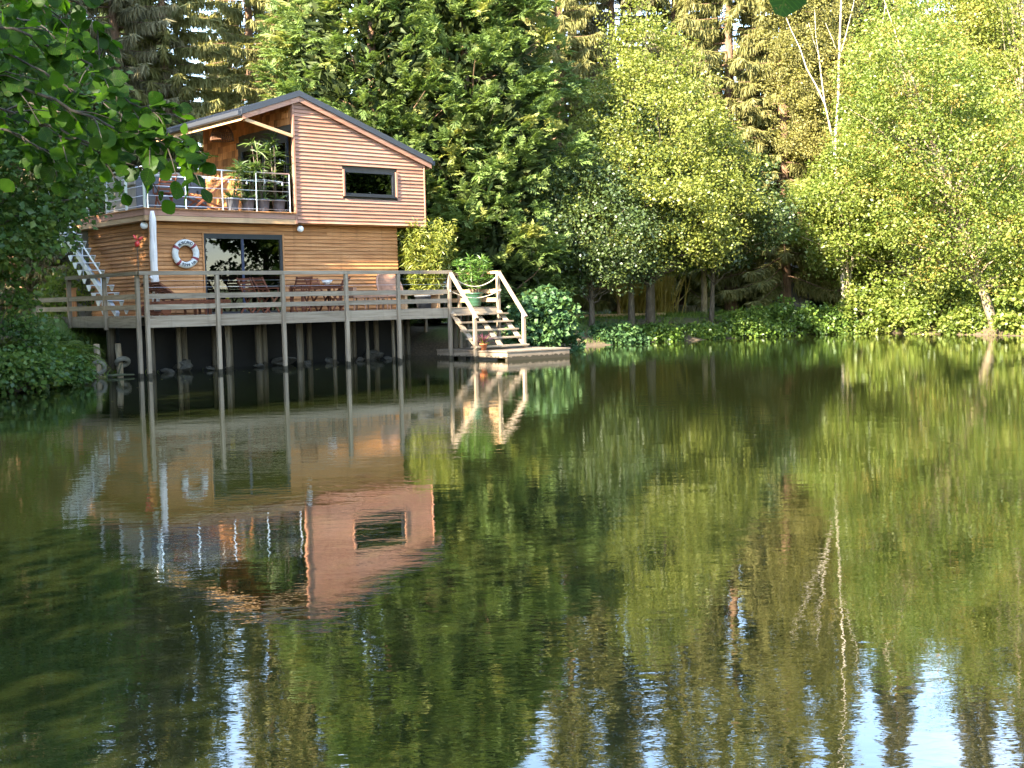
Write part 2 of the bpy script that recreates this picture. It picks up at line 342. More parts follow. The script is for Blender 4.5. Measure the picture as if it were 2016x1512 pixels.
def watermat():
    m, n, l, b = nmat('water')
    b.inputs['Base Color'].default_value = (.008, .0105, .003, 1); b.inputs['Roughness'].default_value = .012; b.inputs['IOR'].default_value = 1.8
    b.inputs['Specular IOR Level'].default_value = .5
    c1 = coords(n, l, scale=(1.3, 2.4, 1)); c2 = coords(n, l, scale=(4.5, 8.5, 1)); c3 = coords(n, l, scale=(.22, .30, 1))
    a = noise(n, l, c1, 1.0, 2, .5); f = noise(n, l, c2, 1.0, 3, .55); g = noise(n, l, c3, 1., 2)
    gm = ramp(n, l, g, [(.32, (.35, .35, .35)), (.68, (1, 1, 1))])
    s1 = n.new('ShaderNodeMath'); s1.operation = 'MULTIPLY'; s1.inputs[1].default_value = 2.0; l.new(a, s1.inputs[0])
    s2 = n.new('ShaderNodeMath'); s2.operation = 'ADD'; l.new(s1.outputs[0], s2.inputs[0]); l.new(f, s2.inputs[1])
    s3 = n.new('ShaderNodeMath'); s3.operation = 'MULTIPLY'; l.new(s2.outputs[0], s3.inputs[0]); l.new(gm, s3.inputs[1])
    bump(n, l, b, s3.outputs[0], 1.0, WAVE)
WAVE = .0014
watermat()
w = MB(); w._add([(-14, -2, 0), (24, -2, 0), (24, 54, 0), (-14, 54, 0)], [(0, 1, 2, 3)]); water = w.build('pond_water', M['water']); tag(water, kind='structure')

# ------------------------------------------------------------------ foliage generators (numpy)
def unit(a): return a/np.maximum(np.linalg.norm(a, axis=-1, keepdims=True), 1e-9)
class Leaves:
    def __init__(s): s.V = []; s.F = []; s.T = []; s.n = 0
    def _push(s, V, F, T): s.V.append(V.reshape(-1, 3)); s.F.append(F+s.n); s.T.append(T); s.n += V.reshape(-1, 3).shape[0]
    def leaves(s, P, D, N, L, W, T, fold=.18):
        """folded four-point leaves at P along D with normal N"""
        n = len(P); D = unit(D); side = unit(np.cross(D, N)); N = unit(np.cross(side, D)); L = np.broadcast_to(L, n)[:, None]; W = np.broadcast_to(W, n)[:, None]
        mid = P+D*L*.45
        V = np.stack([P, mid+side*W*.5+N*L*fold*.5, P+D*L-N*L*fold*.35, mid-side*W*.5+N*L*fold*.5], 1)
        b = np.arange(n)[:, None]*4; F = np.concatenate([b+[0, 2, 1], b+[0, 3, 2]], 0)
        s._push(V, F, np.repeat(T, 4))
    def strips(s, P, D, N, L, W, T, droop=0., taper=.3):
        """needle-clad or grass strips: two segments, bending down"""
        n = len(P); D = unit(D); side = unit(np.cross(D, N)); L = np.broadcast_to(L, n)[:, None]; W = np.broadcast_to(W, n)[:, None]
        m = P+D*L*.5; e = P+D*L+np.array([0, 0, -1.])*L*droop
        V = np.stack([P-side*W*.35, P+side*W*.35, m-side*W*.5, m+side*W*.5, e-side*W*.5*taper, e+side*W*.5*taper], 1)
        b = np.arange(n)[:, None]*6; F = np.concatenate([b+[0, 1, 3], b+[0, 3, 2], b+[2, 3, 5], b+[2, 5, 4]], 0)
        s._push(V, F, np.repeat(T, 6))
    def mesh(s, name): return fast_mesh(name, np.concatenate(s.V), np.concatenate(s.F), np.concatenate(s.T))
def ball(rng, n): v = unit(rng.normal(size=(n, 3))); return v*rng.random((n, 1))**(1/3)

def clump_leaves(lv, rng, C, R, per, size, flat=.7, tint0=None, out=None, elong=.8):
    """leaves round clump centres C with radii R; size in metres"""
    n = len(C)*per; ci = np.repeat(np.arange(len(C)), per)
    off = ball(rng, n)*np.array([1, 1, flat]); P = C[ci]+off*R[ci][:, None]
    D = unit(rng.normal(size=(n, 3))*np.array([1, 1, .55])+unit(off)*.7+np.array([0, 0, -.25]))
    N = unit(rng.normal(size=(n, 3))*.85+np.array([0, 0, .65])+unit(off)*.35)
    base = rng.random(len(C))*.55 if tint0 is None else tint0
    T = np.clip(base[ci]+rng.random(n)*.5-.05, 0, 1); L = size*(.5+1.0*rng.random(n)**1.3)
    lv.leaves(P, D, N, L, L*elong, T)

def limb(mb, p, q, r0, r1, sag=.12, n=5, seg=5, jit=.06, r=rnd):
    p = Vector(p); q = Vector(q); pts = []; L = (q-p).length
    for i in range(seg+1):
        t = i/seg; a = p.lerp(q, t); a.z += sag*L*math.sin(PI*t)
        if 0 < i < seg: a += Vector((r.uniform(-1, 1), r.uniform(-1, 1), r.uniform(-1, 1)))*jit*L*.5
        pts.append(a)
    mb.tube(pts, [r0+(r1-r0)*i/seg for i in range(seg+1)], n, cap=False); return pts

def decid(name, label, loc, H, prof, nclump, per, leaf, mat, trunkmat='bark', r0=.16, seed=1, lean=(0, 0), crad=(.5, .95), lim=40, group=None, stems=1, spread=.5, cat='tree', patchy=.25, flat=.7, shell=.55, second=None):
    """prof: list of (height fraction, radius); leaves in clumps carried by limbs"""
    rng = np.random.default_rng(seed); rr = random.Random(seed)
    root = thing(name, label, cat, loc, 0, group)
    hs = np.array([p[0] for p in prof]); rs = np.array([p[1] for p in prof])
    w = np.interp(np.linspace(hs[0], hs[-1], 200), hs, rs); cdf = np.cumsum(w**1.6); cdf /= cdf[-1]
    t = np.interp(rng.random(nclump), cdf, np.linspace(hs[0], hs[-1], 200)); a = rng.random(nclump)*2*PI
    lump = 1+patchy*np.sin(a*3+t*17+seed)*np.cos(t*11-a*2+seed*1.7)+patchy*.5*np.sin(a*7+t*31)
    r = np.interp(t, hs, rs)*lump*(shell+(1-shell)*rng.random(nclump)**.6)
    C = np.stack([r*np.cos(a)+lean[0]*t, r*np.sin(a)+lean[1]*t, t*H], 1); R = crad[0]+(crad[1]-crad[0])*rng.random(nclump)
    lv = Leaves(); clump_leaves(lv, rng, C, R, per, leaf, flat)
    add('crown', lv.mesh(name+'_crown'), root, M[mat])
    if second:
        lv2 = Leaves(); k = rng.random(nclump) < second[1]; clump_leaves(lv2, rng, C[k]+rng.normal(size=(k.sum(), 3))*.25, R[k]*.8, max(4, per//2), leaf*.9, flat)
        add('crown', lv2.mesh(name+'_crown2'), root, M[second[0]])
    tops = []
    for s in range(stems):
        mb = MB(); b = s*2.4+seed; sx, sy = (spread*math.cos(b), spread*math.sin(b)) if stems > 1 else (0, 0)
        pts = []; k = 7
        for i in range(k+1):
            f = i/k; pts.append((sx*(.15+f)*(1 if stems > 1 else 0)+lean[0]*f+rr.uniform(-.06, .06)*H*.05*min(i, 1), sy*(.15+f)+lean[1]*f+rr.uniform(-.06, .06)*H*.05*min(i, 1), f*H*.93-(.25 if i == 0 else 0)))
        mb.tube(pts, [max(.012, r0*(1-.93*i/k)*(1.25 if i == 0 else 1)) for i in range(k+1)], 8); mb.build('trunk', M[trunkmat], root, True); tops.append(pts)
    mb = MB(); order = rng.permutation(nclump)[:lim]
    for i in order:
        c = C[i]; pts = tops[i % stems]; zt = max(.12, (c[2]/H)*.78-.04)*H*.93
        f = zt/(H*.93)*7; j = min(int(f), 6); base = Vector(pts[j]).lerp(Vector(pts[j+1]), f-j)
        limb(mb, base, c, max(.018, r0*.42*(1-zt/H)), .008, .04, 4, 5, .1, rr)
    mb.build('limb', M[trunkmat], root, True)
    return root

def spruce_mesh(seed, H, Rm, nb, tw, bare=.08, droop=.55, width=.05, hang=.75):
    rng = np.random.default_rng(seed); lv = Leaves(); mb = MB(); rr = random.Random(seed)
    mb.tube([(0, 0, -.3), (.03, 0, H*.3), (-.04, .03, H*.65), (0, 0, H)], [.26*H/20, .2*H/20, .11*H/20, .01], 8)
    for i in range(nb):
        f = bare+(1-bare)*(i+.5)/nb; z = f*H; L = Rm*(1-f)**.72*(.62+.5*rng.random())+.15; a = i*2.399+rng.normal()*.25
        d = np.array([math.cos(a), math.sin(a), 0]); s = np.linspace(0, 1, 7); up = .22*(f-.35)
        pts = np.array([0, 0, z])+d*(s*L)[:, None]+np.array([0, 0, 1.])*(L*(up*s-droop*.42*s**1.5*(1-f*.7)+.16*s**4))[:, None]
        mb.tube(pts[:6], np.linspace(.02+.016*L/2, .006, 6), 3, cap=False)
        n = max(8, int(tw*L/Rm)); t = .16+.84*rng.random(n)**.75; k = np.clip((t*6).astype(int), 0, 5); fr = (t*6-k)[:, None]
        P = pts[k]*(1-fr)+pts[k+1]*fr; side = np.array([-d[1], d[0], 0]); sg = rng.choice([-1, 1], n)[:, None]
        hg = (rng.random(n) < hang)[:, None]
        D = np.where(hg, np.array([0, 0, -1.])+d*.25+side*sg*.35*rng.random((n, 1)), side*sg*.8+d*.55+np.array([0, 0, -.25]))+rng.normal(size=(n, 3))*.16
        N = unit(rng.normal(size=(n, 3))); Ls = (.22+.42*rng.random(n))*(.55+.6*(1-t))*(Rm/3)**.5
        T = np.clip(.15+.6*t*rng.random(n)+.25*rng.random(n), 0, 1)
        lv.leaves(P, D+np.array([0, 0, -.15]), N, Ls*1.1, width*(.7+.6*rng.random(n)), T, .06)
    return lv.mesh('spruce_foliage'), mb.mesh('spruce_trunk', True, False)
# ------------------------------------------------------------------ the timber house (local frame: u along the pond front, v back, z up from the water)
ZD = 1.495; VH = 2.089; VL = 2.42; UL = 1.30; U0 = 1.04; U1 = 10.154; ZB = 3.99; ZF = 4.28; RU, RZ = 5.76, 7.55; SL = .352; VBACK = 7.7
UR = 9.33; UE_L, UE_R = 3.95, 10.41
def roof_z(u): return RZ-SL*abs(u-RU)             # underside of the roof at u
house = hthing('timber_house', 'two storey timber clad house with dark pitched roof standing over the pond', 'house', 0, 0, 0)
# cores behind the boards
UW = 5.56
mb = MB(); mb.prism([(UW+.02, ZB+.02), (U1-.03, ZB+.02), (U1-.03, roof_z(U1)-.03), (RU, RZ-.03), (UW+.02, roof_z(UW)-.03)], 'v', VH+.10, VH+.16)
upper = mb.build('upper_wall', M['interior'], house)
mb = MB(); mb.prism([(U1-.04, ZB+.02), (U1-.04, roof_z(U1)-.05), (U1-.10, roof_z(U1)-.05), (U1-.10, ZB+.02)], 'v', VH+.17, VBACK); mb.build('end_wall', M['larch_v'], house)
mb = MB(); mb.box(UW+.1, U1-.12, VBACK-.1, VBACK, ZF, 5.9); mb.build('back_wall', M['larch_u'], house)
# window in the upper front
WU0, WU1, WZ0, WZ1 = 7.26, 9.09, 4.885, 5.60
def clap(z0, h, a0, a1, plane, axis, top=None, t0=.006, t1=.038):
    """one lap board: thin at its top edge, thick at its foot. top: pair of end cuts for sloping ends"""
    b0, b1 = top or (a0, a1)
    def P(a, n, z): return (a, plane-n, z) if axis == 'u' else (plane-n, a, z)
    mb = MB(); mb.hexa([P(a0, -.02, z0), P(a1, -.02, z0), P(a1, t1, z0), P(a0, t1, z0), P(b0, -.02, z0+h), P(b1, -.02, z0+h), P(b1, t0, z0+h), P(b0, t0, z0+h)]); return mb
pitch = .1075; z = ZB+.03; row = 0
def right_lim(z): return min(U1, RU+(RZ-z)/SL)
def left_lim(z): return max(UW+.06, RU-(RZ-z)/SL)
while z < RZ-.09:
    h = pitch-.006; L0, L1 = left_lim(z), left_lim(z+h); R0, R1 = right_lim(z)-.004, right_lim(z+h)-.004
    if R1 > L1+.02:
        segs = [(L0, R0, L1, R1)]
        if z+h > WZ0-.05 and z < WZ1+.05: segs = [(L0, WU0-.07, L1, WU0-.07), (WU1+.07, R0, WU1+.07, R1)]
        elif row % 3 == 1 and R1-L1 > 2.5:
            c = L0+(R0-L0)*rnd.uniform(.3, .7); segs = [(L0, c-.002, L1, c-.002), (c+.002, R0, c+.002, R1)]
        for a0, a1, b0, b1 in segs: clap(z, h, a0, a1, VH+.055, 'u', (b0, b1)).build('siding_board', M['larch_u'], upper)
    z += pitch; row += 1
win = MB()
f = .055
for (a0, a1, b0, b1) in ((WU0, WU1, WZ1-f, WZ1), (WU0, WU1, WZ0, WZ0+f), (WU0, WU0+f, WZ0+f, WZ1-f), (WU1-f-.05, WU1, WZ0+f, WZ1-f)): win.box(a0, a1, VH+.04, VH+.12, b0, b1)
wino = win.build('window', M['anthracite'], house)
def glassmat():
    m = bpy.data.materials.new('glass'); m.use_nodes = True; M['glass'] = m; n, l = m.node_tree.nodes, m.node_tree.links; n.clear()
    o = n.new('ShaderNodeOutputMaterial'); t = n.new('ShaderNodeBsdfTransparent'); t.inputs[0].default_value = (.22, .24, .24, 1)
    g = n.new('ShaderNodeBsdfGlossy'); g.inputs['Roughness'].default_value = .01; g.inputs[0].default_value = (.95, .97, 1, 1)
    fr = n.new('ShaderNodeFresnel'); fr.inputs[0].default_value = 1.55; x = n.new('ShaderNodeMixShader')
    l.new(fr.outputs[0], x.inputs[0]); l.new(t.outputs[0], x.inputs[1]); l.new(g.outputs[0], x.inputs[2]); l.new(x.outputs[0], o.inputs[0])
glassmat()
mb = MB(); mb.box(WU0+f, WU1-f-.05, VH+.075, VH+.085, WZ0+f, WZ1-f); mb.build('pane', M['glass'], wino)
for (a0, a1, b0, b1) in ((WU0-.06, WU0-.005, WZ0-.045, WZ1+.02), (WU1+.005, WU1+.06, WZ0-.045, WZ1+.02)):
    mb = MB(); mb.box(a0, a1, VH-.004, VH+.06, b0, b1); mb.build('trim', M['larch_z'], wino)
mb = MB(); mb.box(WU0-.01, WU1+.01, VH-.01, VH+.06, WZ0-.045, WZ0-.005); mb.build('sill', M['anthracite'], wino)
# corner boards of the upper wall
for a0, a1, zz in ((UW, UW+.055, roof_z(UW)-.02), (U1-.004, U1+.03, roof_z(U1)-.03)):
    mb = MB(); mb.box(a0, a1, VH-.006, VH+.10, ZB+.0, zz); mb.build('corner_board', M['larch_z'], house)
# terrace edge: two boards on the front, two on the left side, floor planks
for b0, b1, m_, off in ((ZB+.13, ZF, 'larch_u', .0), (ZB-.01, ZB+.122, 'pine_u', .012)):
    mb = MB(); mb.box(U0, UW-.003, VH+off, VH+.09, b0, b1); mb.build('fascia_board', M[m_], house)
for b0, b1, m_, off in ((ZB+.13, ZF, 'larch_v', .0), (ZB-.01, ZB+.122, 'pine_v', .012)):
    mb = MB(); mb.box(U0+off-.003, U0+.09, VH+.095, 6.9, b0, b1); mb.build('fascia_board', M[m_], house)
mb = MB(); mb.box(U0+.1, U1-.15, VH+.17, VBACK-.12, ZB+.0, ZB+.16); mb.build('floor_slab', M['pine_v'], house)
k = 0; u = U0-.03
while u < UW-.1:
    w_ = .138; mb = MB(); mb.box(u, u+w_-.006, VH-.05-.02*rnd.random(), VBACK-1, ZF+.003, ZF+.028+.006*rnd.random()); mb.build('terrace_plank', M['cedar_v'], house); u += w_
mb = MB(); mb.box(U0+.095, U1-.06, VH+.095, VL+.01, ZB-.006, ZB+.014); mb.build('soffit', M['cedar_u'], house)
# roof: slabs, verge trim, gutters, seamed sheets
VR0, VR1 = VH-.06, VBACK+.25
for sgn, ue in ((-1, UE_L), (1, UE_R)):
    ua, ub = (RU, ue)
    def rz(u, o): return roof_z(u)+o
    mb = MB(); mb.hexa([(ua, VR0+.08, rz(ua, .0)), (ub, VR0+.08, rz(ub, .0)), (ub, VR1, rz(ub, .0)), (ua, VR1, rz(ua, .0)), (ua, VR0+.08, rz(ua, .12)), (ub, VR0+.08, rz(ub, .12)), (ub, VR1, rz(ub, .12)), (ua, VR1, rz(ua, .12))])
    rf = mb.build('roof', M['pine_v'], house)
    n = 11
    for i in range(n):
        v0 = VR0-.005+(VR1-VR0)*i/n; v1 = VR0-.005+(VR1-VR0)*(i+1)/n-.004
        mb = MB(); e = ub+sgn*.03
        mb.hexa([(ua, v0, rz(ua, .124)), (e, v0, rz(e, .124)), (e, v1, rz(e, .124)), (ua, v1, rz(ua, .124)), (ua, v0, rz(ua, .15)), (e, v0, rz(e, .15)), (e, v1, rz(e, .15)), (ua, v1, rz(ua, .15))])
        mb.hexa([(ua, v1-.03, rz(ua, .15)), (e, v1-.03, rz(e, .15)), (e, v1, rz(e, .15)), (ua, v1, rz(ua, .15)), (ua, v1-.03, rz(ua, .185)), (e, v1-.03, rz(e, .185)), (e, v1, rz(e, .185)), (ua, v1, rz(ua, .185))])
        mb.build('roof_sheet', M['slate'], rf)
    def sl(o0, o1, v0, v1, nm, mt, e=0.):
        uu = ub+sgn*e; mb = MB()
        mb.hexa([(ua, v0, rz(ua, o0)), (uu, v0, rz(uu, o0)), (uu, v1, rz(uu, o0)), (ua, v1, rz(ua, o0)), (ua, v0, rz(ua, o1)), (uu, v0, rz(uu, o1)), (uu, v1, rz(uu, o1)), (ua, v1, rz(ua, o1))]); mb.build(nm, M[mt], rf)
    sl(.035, .20, VR0-.035, VR0-.008, 'verge_trim', 'slate', .035); sl(-.115, .033, VR0-.0, VR0+.05, 'verge_board', 'larch_u')
    ge = ub+sgn*.075; mb = MB(); mb.prism([(ge-.055, rz(ub, .12)), (ge-.055, rz(ub, .01)), (ge-.03, rz(ub, -.02)), (ge+.03, rz(ub, -.02)), (ge+.055, rz(ub, .01)), (ge+.055, rz(ub, .12))], 'v', VR0-.01, VR1); mb.build('gutter', M['slate'], rf)
    mb = MB(); mb.box(min(ub, ub-sgn*.04), max(ub, ub-sgn*.04), VR0+.085, VR1-.02, rz(ub, -.13), rz(ub, -.004)); mb.build('eave_board', M['pine_v'], rf)
mb = MB(); mb.bar((UE_L+.10, VH+.0, roof_z(UE_L)-.10), (UW-.004, VH+.02, 6.46), .07, .09); mb.build('brace', M['pine_u'], house)
mb = MB(); mb.bar((UE_L+.06, VR0+.09, roof_z(UE_L)-.05), (UE_L+.06, VR1-.1, roof_z(UE_L)-.05), .1, .1); mb.build('eave_beam', M['pine_v'], house)
# shingled side wall of the terrace with a big sliding door
DV0, DV1, DZ1 = 2.50, 5.22, 6.62
mb = MB()
mb.prism([(DV1+.02, ZF), (VBACK-.12, ZF), (VBACK-.12, roof_z(UW)-.02), (VH+.17, roof_z(UW)-.02), (VH+.17, DZ1+.02), (DV1+.02, DZ1+.02)], 'u', UW+.035, UW+.09)
side = mb.build('terrace_wall', M['interior'], house)
zr = ZF+.02; course = .20; tpl = {}
zr = 5.62
while zr < roof_z(UW)-.06:
    h = min(course, roof_z(UW)-.02-zr); v = VH+.12-rnd.random()*.1
    while v < VBACK-.15:
        w_ = rnd.choice((.16, .22, .28, .34)); v1 = min(v+w_, VBACK-.12); a0 = max(v, VH+.12)
        if not (zr < DZ1+.02 and v < DV1+.05) and v1-a0 > .04:
            if zr < DZ1+.02 and a0 < DV1+.06: a0 = DV1+.06
            j = rnd.uniform(-.012, .012); t = rnd.uniform(.018, .034); mb = MB()
            mb.hexa([(UW+.034, a0+.004, zr+j), (UW+.034-t, a0+.004, zr+j), (UW+.034-t, v1-.004, zr+j), (UW+.034, v1-.004, zr+j), (UW+.034, a0+.004, zr+h+.02), (UW+.026, a0+.004, zr+h+.02), (UW+.026, v1-.004, zr+h+.02), (UW+.034, v1-.004, zr+h+.02)])
            mb.build('shingle', M['shingle'], side)
        v = v1
    zr += course
v = DV1+.06
while v < 9.5:
    mb = MB(); t = rnd.uniform(.0, .012); mb.box(UW-.012-t, UW+.03, v+.004, v+.18, ZF+.03, 5.60 if v < VBACK-.2 else 5.95+.03*rnd.random()); mb.build('wall_plank', M['cedar_z'], side); v += .185
dr = MB()
for a0, a1, b0, b1 in ((DV0, DV1, DZ1-.28, DZ1), (DV0, DV0+.07, ZF+.03, DZ1-.28), (DV1-.07, DV1, ZF+.03, DZ1-.28), ((DV0+DV1)/2-.04, (DV0+DV1)/2+.04, ZF+.03, DZ1-.28)): dr.box(UW+.02, UW+.09, a0, a1, b0, b1)
do = dr.build('sliding_door', M['anthracite'], house)
for a0, a1 in ((DV0+.07, (DV0+DV1)/2-.04), ((DV0+DV1)/2+.04, DV1-.07)):
    mb = MB(); mb.box(UW+.05, UW+.06, a0, a1, ZF+.03, DZ1-.28); mb.build('pane', M['glass'], do)
# lower storey
mb = MB()
DU0, DU1, DZ = 2.86, 5.30, 3.69
mb.prism([(UL+.03, ZD), (DU0-.0, ZD), (DU0, DZ), (DU1, DZ), (DU1, ZD), (UR-.03, ZD), (UR-.03, ZB-.02), (UL+.03, ZB-.02)], 'v', VL+.05, VL+.12)
lower = mb.build('lower_wall', M['interior'], house)
z = ZD-.06; row = 0
while z < ZB-.05:
    h = min(pitch-.006, ZB-.008-z)
    if z+h < DZ+.05: segs = [(UL+.02, DU0-.05), (DU1+.05, UR)]
    else:
        c = rnd.uniform(3, 7); segs = [(UL+.02, c-.002), (c+.002, UR)]
    for a0, a1 in segs: clap(z, h, a0, a1, VL+.05, 'u').build('siding_board', M['cedar_u'], lower)
    clap(z, h, VL+.02, 6.6, UL+.05, 'v').build('siding_board', M['cedar_v'], lower)
    z += pitch; row += 1
mb = MB(); mb.box(UL+.06, UL+.12, VL+.13, VBACK, ZD, ZB-.02); mb.build('side_wall', M['interior'], house)
mb = MB(); mb.box(UR-.1, UR-.04, VL+.13, VBACK, ZD, ZB-.02); mb.build('side_wall', M['cedar_v'], house)
mb = MB(); mb.box(UL+.13, UR-.11, VBACK-.1, VBACK, ZD, ZB-.02); mb.build('back_wall', M['interior'], house)
mb = MB(); mb.box(UL+.13, UR-.11, VL+.13, VBACK-.11, ZD-.1, ZD-.02); mb.build('floor_slab', M['interior'], house)
for a0, a1 in ((UL-.02, UL+.05),): 
    mb = MB(); mb.box(a0-.012, a1-.03, VL-.03, VL+.015, ZD, ZB-.01); mb.build('corner_board', M['cedar_z'], house)
for a0, a1 in ((DU0-.045, DU0-.003), (DU1+.003, DU1+.045)):
    mb = MB(); mb.box(a0, a1, VL+.004, VL+.06, ZD, DZ+.03); mb.build('trim', M['cedar_z'], lower)
dr = MB()
for a0, a1, b0, b1 in ((DU0, DU1, DZ-.13, DZ), (DU0, DU0+.05, ZD, DZ-.13), (DU1-.08, DU1, ZD, DZ-.13), (DU0+.05, DU1-.08, ZD-.02, ZD+.05)): dr.box(a0, a1, VL+.02, VL+.11, b0, b1)
do = dr.build('sliding_door', M['anthracite'], house)
dm = DU0+(DU1-DU0)*.485
mb = MB(); mb.box(dm-.035, dm+.035, VL+.035, VL+.09, ZD+.05, DZ-.13); mb.build('mullion', M['navy'], do)
for a0, a1 in ((DU0+.05, dm-.035), (dm+.035, DU1-.08)):
    mb = MB(); mb.box(a0, a1, VL+.06, VL+.07, ZD+.05, DZ-.13); mb.build('pane', M['glass'], do)
mb = MB()
for i in range(6):
    uu = DU1-.62+i*.075; mb.tube([(uu, VL+.22+.03*(i % 2), ZD+.05), (uu, VL+.22+.03*(i % 2), DZ-.15)], .03, 6)
mb.build('curtain', M['curtain'], house, True)
# near-black sheet below, stands in for the shade under the deck
mb = MB(); mb.box(.3, UR-.1, VL-.12, VL+.1, -.4, ZD-.26); mb.build('shade_sheet', M['deck_shade'], house)

# ball lamps under the terrace
for pu, pv, lab in ((on_v(590, 453, VL-.12)[0], VL-.16, 'white glass ball lamp under the terrace edge right of the sliding door'), (U0+.10, VL-.05, 'white glass ball lamp tucked behind the white log column')):
    t = hthing('ball_lamp', lab, 'lamp', pu, pv, ZB-.008, 0, 'ball lamps under the terrace')
    MB().lathe([(.045, -.004), (.045, -.03), (.028, -.035)], 12).build('base', M['anthracite'], t, True)
    MB().lathe([(.03, -.035), (.07, -.05), (.092, -.085), (.098, -.125), (.085, -.17), (.05, -.205), (.002, -.218)], 16).build('globe', M['white'], t, True)
# white peeled log column
t = hthing('log_column', 'peeled white log column at the corner of the terrace', 'column', U0+.16, VH-.10, ZD)
mb = MB(); pts = []; rad = []
for i in range(13):
    f = i/12; pts.append((.012*math.sin(f*9), .012*math.cos(f*7), f*(4.22-ZD))); rad.append(.105-.022*f+.007*math.sin(f*23)+(-.03 if i == 12 else 0))
mb.tube(pts, rad, 12); mb.build('log', M['logwhite'], t, True)
MB().tube([(-.06, -.02, .95), (-.14, -.03, 1.02)], [.045, .03], 8).build('branch_stub', M['logwhite'], t, True)

# ------------------------------------------------------------------ terrace railing
rail = hthing('terrace_railing', 'stainless steel cable railing round the upper terrace', 'railing', 0, 0, 0)
RZT = 5.39
fr = [(1.16, VH+.06), (2.24, VH+.06), (3.32, VH+.06), (4.36, VH+.06), (5.42, VH+.06)]
sd_ = [(U0+.07, VH+.12), (U0+.07, 3.35), (U0+.07, 4.65), (U0+.07, 6.0)]
for i, (u, v) in enumerate(fr+sd_):
    mb = MB()
    if i < len(fr): mb.tube([(u, v, ZF+.03), (u, v, RZT)], .017, 8)
    else: mb.box(u-.03, u+.03, v-.022, v+.022, ZF+.03, RZT+.02)
    mb.tube([(u, v, ZF+.03), (u, v, ZF+.045)], .045, 8); mb.build('post', M['steel'], rail)
for p, q in ((fr[0], fr[-1]), (sd_[0], sd_[-1])):
    mb = MB(); mb.tube([(*p, RZT), (*q, RZT)], .021, 8); mb.build('handrail', M['steel'], rail, True)
    for j in range(4):
        zz = ZF+.10+j*.255; mb = MB(); mb.tube([(*p, zz), (*q, zz)], .0085, 6); mb.build('cable', M['steel'], rail, True)
# string of bulbs
t = hthing('string_lights', 'string of small clear bulbs hung along the terrace railing', 'string lights', 1.2, VH+.1, RZT-.06)
bl = [(.1+i*.56, 0, -.13-.05*math.sin(i*2.1)**2) for i in range(8)]
MB().tube([p for p in bl], .006, 5).build('wire', M['white'], t)
for p in bl: MB().lathe([(.012, -.0), (.012, -.035), (.024, -.06), (.026, -.085), (.012, -.105), (.002, -.108)], 8, p).build('bulb', M['white'], t, True)
# hanging basket lampshade
c = on_u(437, 262, 4.55)
t = hthing('basket_lamp', 'brown woven basket lampshade hanging under the terrace roof', 'lamp', c[0], c[1], c[2]-.2)
mb = MB()
for i in range(30):
    a = 2*PI*i/30; mb.tube([(.05*math.cos(a), .05*math.sin(a), .44), (.22*math.cos(a), .22*math.sin(a), .36), (.31*math.cos(a), .31*math.sin(a), .18), (.335*math.cos(a), .335*math.sin(a), -.02)], .013, 4)
mb.build('shade', M['basket'], t)
for r_, zz in ((.22, .36), (.31, .18), (.335, -.01)): MB().tube([(r_*math.cos(2*PI*i/24), r_*math.sin(2*PI*i/24), zz) for i in range(25)], .014, 5).build('hoop', M['basket'], t)
MB().tube([(0, 0, .44), (0, 0, roof_z(4.55)-c[2]+.2-.005)], .008, 5).build('cord', M['black'], t)

# ------------------------------------------------------------------ deck
deck = hthing('wooden_deck', 'weathered grey timber deck on posts above the water with board railing', 'deck', 0, 0, 0)
PU = [0.03, 1.917, 3.805, 5.78, 7.52, 9.352]; UEND = 11.32; PW = .05
mb = MB()
v = .02
while v < 2.38:
    mb = MB(); mb.box(.0, UEND, v, v+.138, ZD-.03, ZD-.004*rnd.random()); mb.build('deck_plank', M['greywood_u'], deck); v += .1425
u = -.05
while u < UL-.06:
    mb = MB(); mb.box(u, u+.138, 2.39, 6.6, ZD-.03, ZD-.004*rnd.random()); mb.build('deck_plank', M['greywood_v'], deck); u += .1425
def post(u, v, z0, z1, w=PW, nm='post', mt='greywood_z'):
    mb = MB(); c = .008
    mb.prism([(u-w, v-w+c), (u-w+c, v-w), (u+w-c, v-w), (u+w, v-w+c), (u+w, v+w-c), (u+w-c, v+w), (u-w+c, v+w), (u-w, v+w-c)], 'z', z0, z1); return mb.build(nm, M[mt], deck)
FV = -.035                                        # face of the front beam
for i in range(5):
    a0, a1 = PU[i]+PW+.004, PU[i+1]-PW-.004
    mb = MB(); mb.box(a0 if i else .09, a1, FV-.0, .015, ZD-.285, ZD-.002); mb.build('front_beam', M['greywood_u'], deck)
    for z0, z1 in ((.42, .545), (.155, .28)):
        mb = MB(); mb.box(a0, a1, FV-.018, FV+.02, ZD+z0, ZD+z1); mb.build('rail_board', M['greywood_u'], deck)
    for zz in (.70, .86):
        mb = MB(); mb.tube([(a0, FV, ZD+zz), (a1, FV, ZD+zz)], .0028, 5); mb.build('cable', M['steel'], deck)
for i, u in enumerate(PU): post(u, FV-.02, -.7, ZD+1.0)
mb = MB(); mb.box(PU[5]+PW+.01, UEND-.03, -.02, .015, ZD-.20, ZD-.034); mb.build('front_beam', M['greywood_u'], deck)
for a0, a1 in ((-.16, 3.80), (3.806, 7.515), (7.52, 9.43)):
    mb = MB(); mb.box(a0, a1, FV-.075, FV+.055, ZD+1.003, ZD+1.098); mb.build('top_rail', M['greywood_u'], deck)
